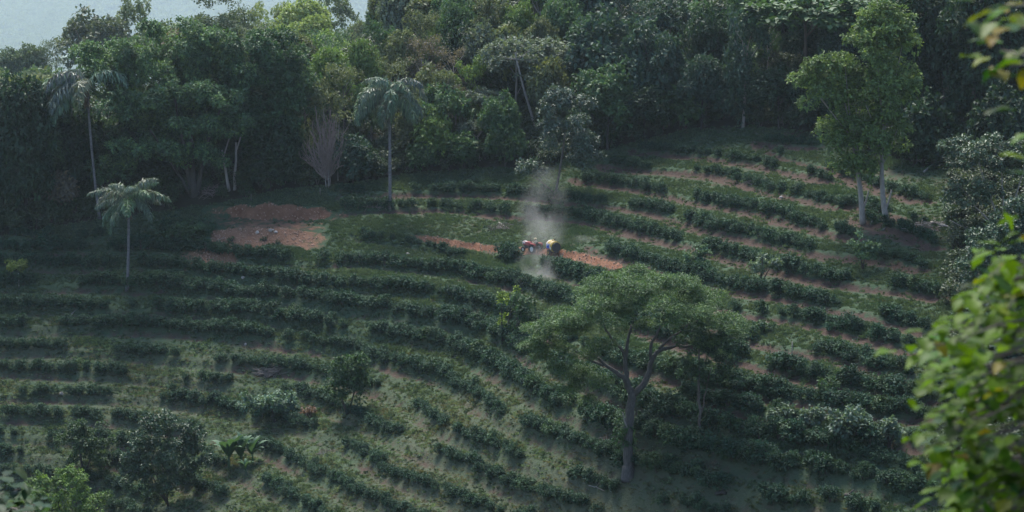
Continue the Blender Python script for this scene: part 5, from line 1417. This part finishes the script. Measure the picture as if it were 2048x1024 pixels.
# ---------------------------------------------------------------- the spray cloud
def plume(name, label, c0, c1, rad, dens, seed):
    bm = bmesh.new(); bmesh.ops.create_icosphere(bm, subdivisions=3, radius=1.0); me = bpy.data.meshes.new(name); bm.to_mesh(me); bm.free()
    m = bpy.data.materials.new(name); nt, out = nodes_of(m)
    tc = nt.nodes.new('ShaderNodeTexCoord'); ln = nt.nodes.new('ShaderNodeVectorMath'); ln.operation = 'LENGTH'; nt.links.new(tc.outputs['Object'], ln.inputs[0])
    fall = math_node(nt, 'SUBTRACT', 1.0, ln.outputs['Value'], True)
    ge = nt.nodes.new('ShaderNodeNewGeometry'); mp = nt.nodes.new('ShaderNodeMapping'); mp.inputs['Location'].default_value = (seed, seed * 2, 0); mp.inputs['Scale'].default_value = (1, 1, .6); nt.links.new(ge.outputs['Position'], mp.inputs['Vector'])
    nz = noise_tex(nt, .40, 6, .64, mp.outputs[0])
    d = math_node(nt, 'MULTIPLY', math_node(nt, 'POWER', fall, 1.0), math_node(nt, 'MULTIPLY', math_node(nt, 'MAXIMUM', math_node(nt, 'SUBTRACT', nz, .42), 0.0), dens))
    pv = nt.nodes.new('ShaderNodeVolumePrincipled'); pv.inputs['Color'].default_value = (.93, .94, .92, 1); pv.inputs['Anisotropy'].default_value = .3
    nt.links.new(d, pv.inputs['Density']); nt.links.new(pv.outputs[0], out.inputs['Volume']); me.materials.append(m)
    c0, c1 = Vector(c0), Vector(c1); ax = c1 - c0
    o = put(name, me, None, (c0 + c1) / 2); o.rotation_euler = ax.to_track_quat('Z', 'Y').to_euler(); o.scale = (rad[0], rad[1], ax.length / 2)
    return tag(o, label, 'dust cloud', kind='stuff')
pt = at(1084, 505); pb = at(1088, 600)
up_ = Vector((0, 0, 1))
plume('dust_plume', 'thin pale spray dust rising in a column from behind the tractor', pt + Vector((-.9, .9, -3.0)), pt + Vector((1.0, 2.6, 11.8)), (4.6, 3.2), .68, 1.0)
plume('dust_drift', 'faint pale dust drifting downhill in front of the tractor', pt + Vector((-.5, -2.6, 1.0)), pb + Vector((-.4, .6, .2)), (3.6, 1.8), .6, 4.0)
plume('dust_trail', 'faint dust trailing to the right behind the sprayer', pt + Vector((1.5, .8, 1.2)), pt + Vector((9, -1.2, 1.0)), (1.6, 1.3), .8, 8.0)

# ---------------------------------------------------------------- logs, brush, stakes, stones
def sticks(name, label, cat, uv, n, l, spread, mat, rad=.04, seed=0, heap=.5, group=None):
    b = at(*uv); r = thing(name, label, cat, b, 0, group); R = random.Random(seed); big = Geo()
    for i in range(n):
        a = R.uniform(0, 6.28); le = l * R.uniform(.4, 1.1); c = np.array([R.uniform(-spread, spread), R.uniform(-spread, spread) * .6, R.uniform(.05, heap)]); e = R.uniform(-.1, .55)
        d = np.array([math.cos(a) * math.cos(e), math.sin(a) * math.cos(e) * .7, abs(math.sin(e))]) * le / 2
        c[2] += (gz(b.x + c[0], b.y + c[1]) - b.z)
        C = curve(c - d, c + d, (R.uniform(-.15, .15), 0, R.uniform(-.1, .2)), 5); w = rad * R.uniform(.5, 1.3)
        Vt, f3, f4 = tube(C, np.linspace(w, w * .4, 5), 4)
        g = Geo(); g.add(Vt, f3, f4)
        if i < 14: put('branch', g.mesh('branch', MAT[mat]), r)
        else: big.add(Vt, f3, f4)
    if big.n: tag(put('twigs', big.mesh('twigs', MAT[mat]), r), kind='stuff')
    return r
sticks('brush_pile', 'grey pile of cut branches lying in the lower left rows', 'brush pile', (540, 752), 70, 3.2, 1.1, 'brush_wood', .05, 1, .6)
sticks('brush_pile', 'grey heap of cut branches at the foot of the tallest palm', 'brush pile', (750, 412), 40, 2.2, 1.3, 'brush_wood', .045, 2, .3)
sticks('brush_pile', 'heap of twigs beside the track above the orange bank', 'brush pile', (1000, 458), 45, 2.0, 1.4, 'brush_wood', .045, 3, .4)
sticks('brush_pile', 'dark heap of twigs in the upper rows right of the dust', 'brush pile', (1512, 366), 45, 1.8, 1.0, 'brush_wood', .05, 4, .5)
sticks('brush_pile', 'brown heap of branches behind the umbrella tree base, left', 'brush pile', (1215, 886), 45, 1.6, .9, 'bark', .05, 5, .5)
sticks('brush_pile', 'dry reddish bramble heap under the great dark tree', 'brush pile', (425, 390), 60, 2.4, 1.3, 'twig_red', .04, 6, 1.0)
sticks('brush_pile', 'pile of cut branches lying on the right between pale trunks and tiered tree', 'brush pile', (1850, 462), 60, 3.2, 2.2, 'dead_wood', .06, 7, .5)
sticks('brush_pile', 'scatter of grey twigs between lower rows right of banana clump', 'brush pile', (652, 905), 24, 1.5, .9, 'brush_wood', .03, 8, .15)
def log(label, a, b, r0, mat='dead_wood', name='fallen_log'):
    p, q = at(*a), at(*b); r = thing(name, label, 'log', p, 0, 'fallen wood in the field'); q = q - p
    C = curve((0, 0, r0 * .7), (q.x, q.y, q.z + r0 * .7), (0, 0, .12), 8, .03); g = Geo(); Vt, f3, f4 = tube(C, np.linspace(r0, r0 * .6, 8), 8); g.add(Vt, f3, f4); put('bole', g.mesh('log', MAT[mat], True), r)
    g = Geo(); Vt, f3, f4 = tube(curve(C[3], C[3] + np.array([.5, .1, .5]), (0, 0, .1), 4), np.linspace(r0 * .5, r0 * .2, 4), 6); g.add(Vt, f3, f4); put('branch_stub', g.mesh('log_stub', MAT[mat], True), r); return r
log('pale fallen log under dark bushes at upper right', (1824, 322), (1866, 326), .22)
log('short pale log tilted below the upper right fallen log', (1848, 346), (1862, 334), .16)
log('long pale fallen log right of the pale trunk pair', (1862, 448), (1908, 460), .20)
log('leaning cut stump piece between the two pale trunks', (1742, 450), (1750, 438), .14)
log('thin pale branch on the ground right of the pale trunks', (1764, 462), (1786, 450), .08)
log('grey stick lying in the left rows under the short palm', (139, 636), (147, 627), .13)
log('long thin grey branch on soil below the umbrella tree', (1178, 974), (1210, 985), .06)
log('pale branch lying among twigs above the track', (998, 446), (1012, 458), .09)
log('pale forked branch on the orange spoil slope', (437, 481), (452, 476), .05)
log('dark log on the pale grass at lower right', (1432, 994), (1452, 992), .22, 'bark_dark')
log('dark mossy log near the blurred leaves at lower right', (1690, 996), (1706, 1000), .25, 'bark_dark')
def stake(label, uv, h, rad=.035, mat='white_paint', group=None, tilt=0.0):
    b = at(*uv); g = Geo(); Vt, f3, f4 = tube(np.array([(0, 0, -.3), (tilt * .5, 0, h * .5), (tilt, 0, h)]), np.array([rad, rad, rad * .85]), 6); g.add(Vt, f3, f4)
    return tag(put('stake', g.mesh('stake', MAT[mat]), None, b), label, 'stake', group)
stake('thin white stake beside the yellowish bush at the left edge', (38, 575), 1.9, .05)
for i, (u, v, h, lab) in enumerate(((590, 368, 1.3, 'wooden post at the wood edge left of the red bare tree'), (502, 402, 1.0, 'short thin post in grass above the orange cutting, leftmost'), (640, 392, 1.1, 'thin post in grass above the right end of the orange cutting'),
                                   (1288, 278, 1.2, 'leaning thin post at the top of the field beside dark forest'), (1049, 312, 1.1, 'pale short post at wood edge left of the glossy dusty tree'), (1583, 730, 2.4, 'thin tall stake standing in the rows right of the umbrella tree'))):
    stake(lab, (u, v), h, .05, 'dead_wood', 'posts along the field edge', .15 if i == 3 else .03)
def stone(label, uv, s, mat='stone', seed=0, sink=.3):
    b = at(*uv); rr = np.random.default_rng(seed); bm = bmesh.new(); bmesh.ops.create_icosphere(bm, subdivisions=2, radius=1.0)
    ph = rr.uniform(0, 6, 3)
    for v in bm.verts: v.co *= 1 + .18 * math.sin(v.co.x * 3.1 + ph[0]) + .14 * math.cos(v.co.y * 4.3 + ph[1]) + .1 * math.sin(v.co.z * 5 + ph[2])
    me = bpy.data.meshes.new('stone'); bm.to_mesh(me); bm.free(); me.materials.append(MAT[mat])
    return tag(put('stone', me, None, b + Vector((0, 0, s * .25)), (rr.uniform(0, 3), rr.uniform(0, .4), rr.uniform(0, 6)), (s, s * .8, s * .65)), label, 'stone', 'loose stones on the hillside')
for i, (u, v, s, m_, lab) in enumerate(((331, 459, .55, 'stone_red', 'pale orange boulder at left tip of the orange shelf'), (388, 490, .28, 'stone', 'white stone among coffee left of the spoil slope'), (486, 558, .28, 'stone', 'pale stone in the path below the spoil slope'),
    (515, 466, .30, 'stone', 'pale rock on the upper lip of the spoil slope'), (543, 463, .42, 'stone', 'grey rock cluster piece on the lip of the spoil'), (552, 466, .30, 'stone', 'small grey rock beside the larger lip rock'), (480, 462, .3, 'stone_red', 'pinkish rock on the left of the spoil lip'),
    (570, 468, .24, 'stone_red', 'reddish stone right of the lip rocks'), (491, 690, .22, 'stone', 'small white stone in the left rows above the brush pile'), (686, 716, .26, 'stone_red', 'orange stone in the row left of the dark upright tree'), (815, 509, .25, 'stone', 'white stone below the track bank'),
    (1562, 396, .28, 'stone', 'white stone in the upper right rows'), (123, 790, .36, 'stone', 'grey stone in the lower left rows'), (1044, 384, .3, 'stone', 'pale stone under the glossy dusty tree'), (1140, 383, .2, 'stone', 'small pale stone right of the dust plume top'), (365, 466, .35, 'stone_red', 'orange stone left on the shelf track'))):
    stone(lab, (u, v), s, m_, i)
# rubble on the spoil and on the cut banks: nobody could count it
mask = ((SPOIL > .5) | (CUT > .5)); idx = np.argwhere(mask & fine); sel = idx[rng.integers(0, len(idx), 900)]
RUB = []
for i in range(3):
    bm = bmesh.new(); bmesh.ops.create_icosphere(bm, subdivisions=1, radius=1.0)
    for v in bm.verts: v.co *= random.uniform(.7, 1.2)
    me = bpy.data.meshes.new('rubble_stone'); bm.to_mesh(me); bm.free(); me.materials.append(MAT['stone_red']); RUB.append(proto('rubble_stone', me))
rx = GX[sel[:, 1]] + rng.uniform(-.3, .3, len(sel)); ry = GY[sel[:, 0]] + rng.uniform(-.3, .3, len(sel))
scatter('rubble', np.c_[rx, ry, interp(ZT, rx, ry)], RUB, rng.integers(0, 3, len(rx)), rng.uniform(.04, .2, len(rx)) ** 1.1, rng.uniform(0, 6.28, len(rx)), 'loose pinkish rubble on the orange earth banks', 'rubble')

# ---------------------------------------------------------------- leaves close to the lens
def broad_leaf(seed, pts=5):
    """one big leaf along +X, 1 m long, with a midrib fold and a curl"""
    r_ = random.Random(seed); W = [.02, .22, .30, .27, .15, .015]; V = []; n = len(W); curl = r_.uniform(.05, .30); wave = r_.uniform(.02, .06)
    for i, w in enumerate(W):
        x = i / (n - 1); z = -curl * x * x; wob = wave * math.sin(i * 2.1 + seed)
        V += [(x, w, z + w * .28 + wob), (x, 0, z), (x, -w, z + w * .28 - wob)]
    F = []
    for i in range(n - 1):
        for j in (0, 1): a = i * 3 + j; F.append((a, a + 1, a + 4, a + 3))
    g = Geo(); g.add(np.array(V, float), F4=np.array(F), tint=np.full(len(V), r_.uniform(.3, .75))); return g.mesh('broad_leaf', MAT['near_leaf'], True)
NEAR = [broad_leaf(i) for i in range(8)]
def near_tree(label, trunk_xy, clusters, size, D, cols, max_leaves, seed, per, name='near_tree', spread=.09, top_z=.6):
    """clusters: (u, v) pixels of twig ends, placed at distances around D"""
    R = random.Random(seed); z0 = gz(*trunk_xy); r = thing(name, label, 'tree', (*trunk_xy, z0)); O = Vector((*trunk_xy, z0))
    ends = []
    for (u, v) in clusters:
        q = ray(u, v); d = D * R.uniform(.9, 1.12); ends.append(Vector(q * (d / q[1])) - O)
    top = Vector((0, 0, -z0 + top_z)); g = Geo(); Vt, f3, f4 = tube(curve((0, 0, -.4), top, (.1, .1, 0), 8), np.linspace(.22, .1, 8), 9); g.add(Vt, f3, f4); put('trunk', g.mesh('near_trunk', MAT['bark'], True), r)
    n = 0; rest = Geo()
    for ci, e in enumerate(ends):
        s = Vector((0, 0, min(e.z * .8 + top.z * .2 - .5, top.z))); 
        g = Geo(); Vt, f3, f4 = tube(curve(s, e, (0, 0, .12), 7, .02), np.linspace(.02, .005, 7), 5); g.add(Vt, f3, f4); put('branch', g.mesh('near_branch', MAT['bark'], True), r)
        base_dir = Vector(nrm(np.array(e - s)))
        for q in range(per):
            a = R.uniform(0, 6.28); out_ = Vector((math.cos(a), math.sin(a), R.uniform(-.75, .35))) + base_dir * .5
            out_.normalize(); m = R.choice(NEAR); sc = size * R.uniform(.65, 1.2); c = R.choice(cols); c = tuple(k_ * R.uniform(.8, 1.2) for k_ in c)
            pos = e + Vector((R.gauss(0, spread), R.gauss(0, spread), R.gauss(0, spread)))
            rotq = out_.to_track_quat('X', 'Z').to_euler()
            o = None
            if n < max_leaves:
                o = put('leaf', m, r, pos, rotq, sc, c)
            else:
                Mx = Matrix.Translation(pos) @ rotq.to_matrix().to_4x4() @ Matrix.Scale(sc, 4)
                Vv = np.array([Mx @ v.co for v in m.vertices]); Ff = np.array([list(p.vertices) for p in m.polygons]); rest.add(Vv, F4=Ff, tint=np.full(len(Vv), R.uniform(.25, .8)))
            n += 1
    if rest.n: tag(put('foliage', rest.mesh('near_foliage', MAT['near_leaf'], True), r, color=cols[0]), kind='stuff')
    return r
R = random.Random(70)
LEFT_EDGE = [(505, 2030), (520, 1992), (560, 1980), (600, 1925), (640, 1885), (690, 1835), (730, 1880), (780, 1885), (815, 1848), (850, 1850), (895, 1885), (960, 1905), (1040, 1890)]
CL = []
for i in range(150):
    v = R.uniform(520, 1050); ul = np.interp(v, [p[0] for p in LEFT_EDGE], [p[1] for p in LEFT_EDGE]) + 26
    u = ul + (2085 - ul) * (R.random() ** 1.15); CL.append((u, v))
CL += [(p[1] + 22, p[0] + 10) for p in LEFT_EDGE]
R.shuffle(CL)
NC = [(.070, .135, .008), (.100, .155, .008), (.048, .108, .010), (.062, .125, .008), (.13, .105, .008), (.024, .062, .012), (.024, .062, .012)]
near_tree('blurred bright green branch with broad leaves close by at the lower right', (4.6, 12.6), CL, .15, 12.0, NC, 300, 71, 5)
CL2 = [(2012, 12), (2030, 55), (2000, 100), (2022, 130), (2046, 90), (2046, 150), (2044, 8), (2042, 282), (2060, 290), (2062, 60), (2065, 130)]
near_tree('blurred leafy twigs close by at the upper right corner', (3.9, 11.0), CL2, .15, 10.6, NC, 300, 72, 5)
CL3 = [(10, 985), (40, 978), (62, 1000), (85, 1012), (20, 1015), (55, 1026), (-5, 1000), (95, 1030), (30, 1040), (-20, 970), (75, 1040)]
near_tree('dark glossy broad leaves close by at the bottom left corner', (-6.4, 24.0), CL3, .26, 23.0, [(.022, .050, .022), (.028, .058, .026), (.034, .070, .025)], 300, 73, 5, spread=.12, top_z=-6.9)
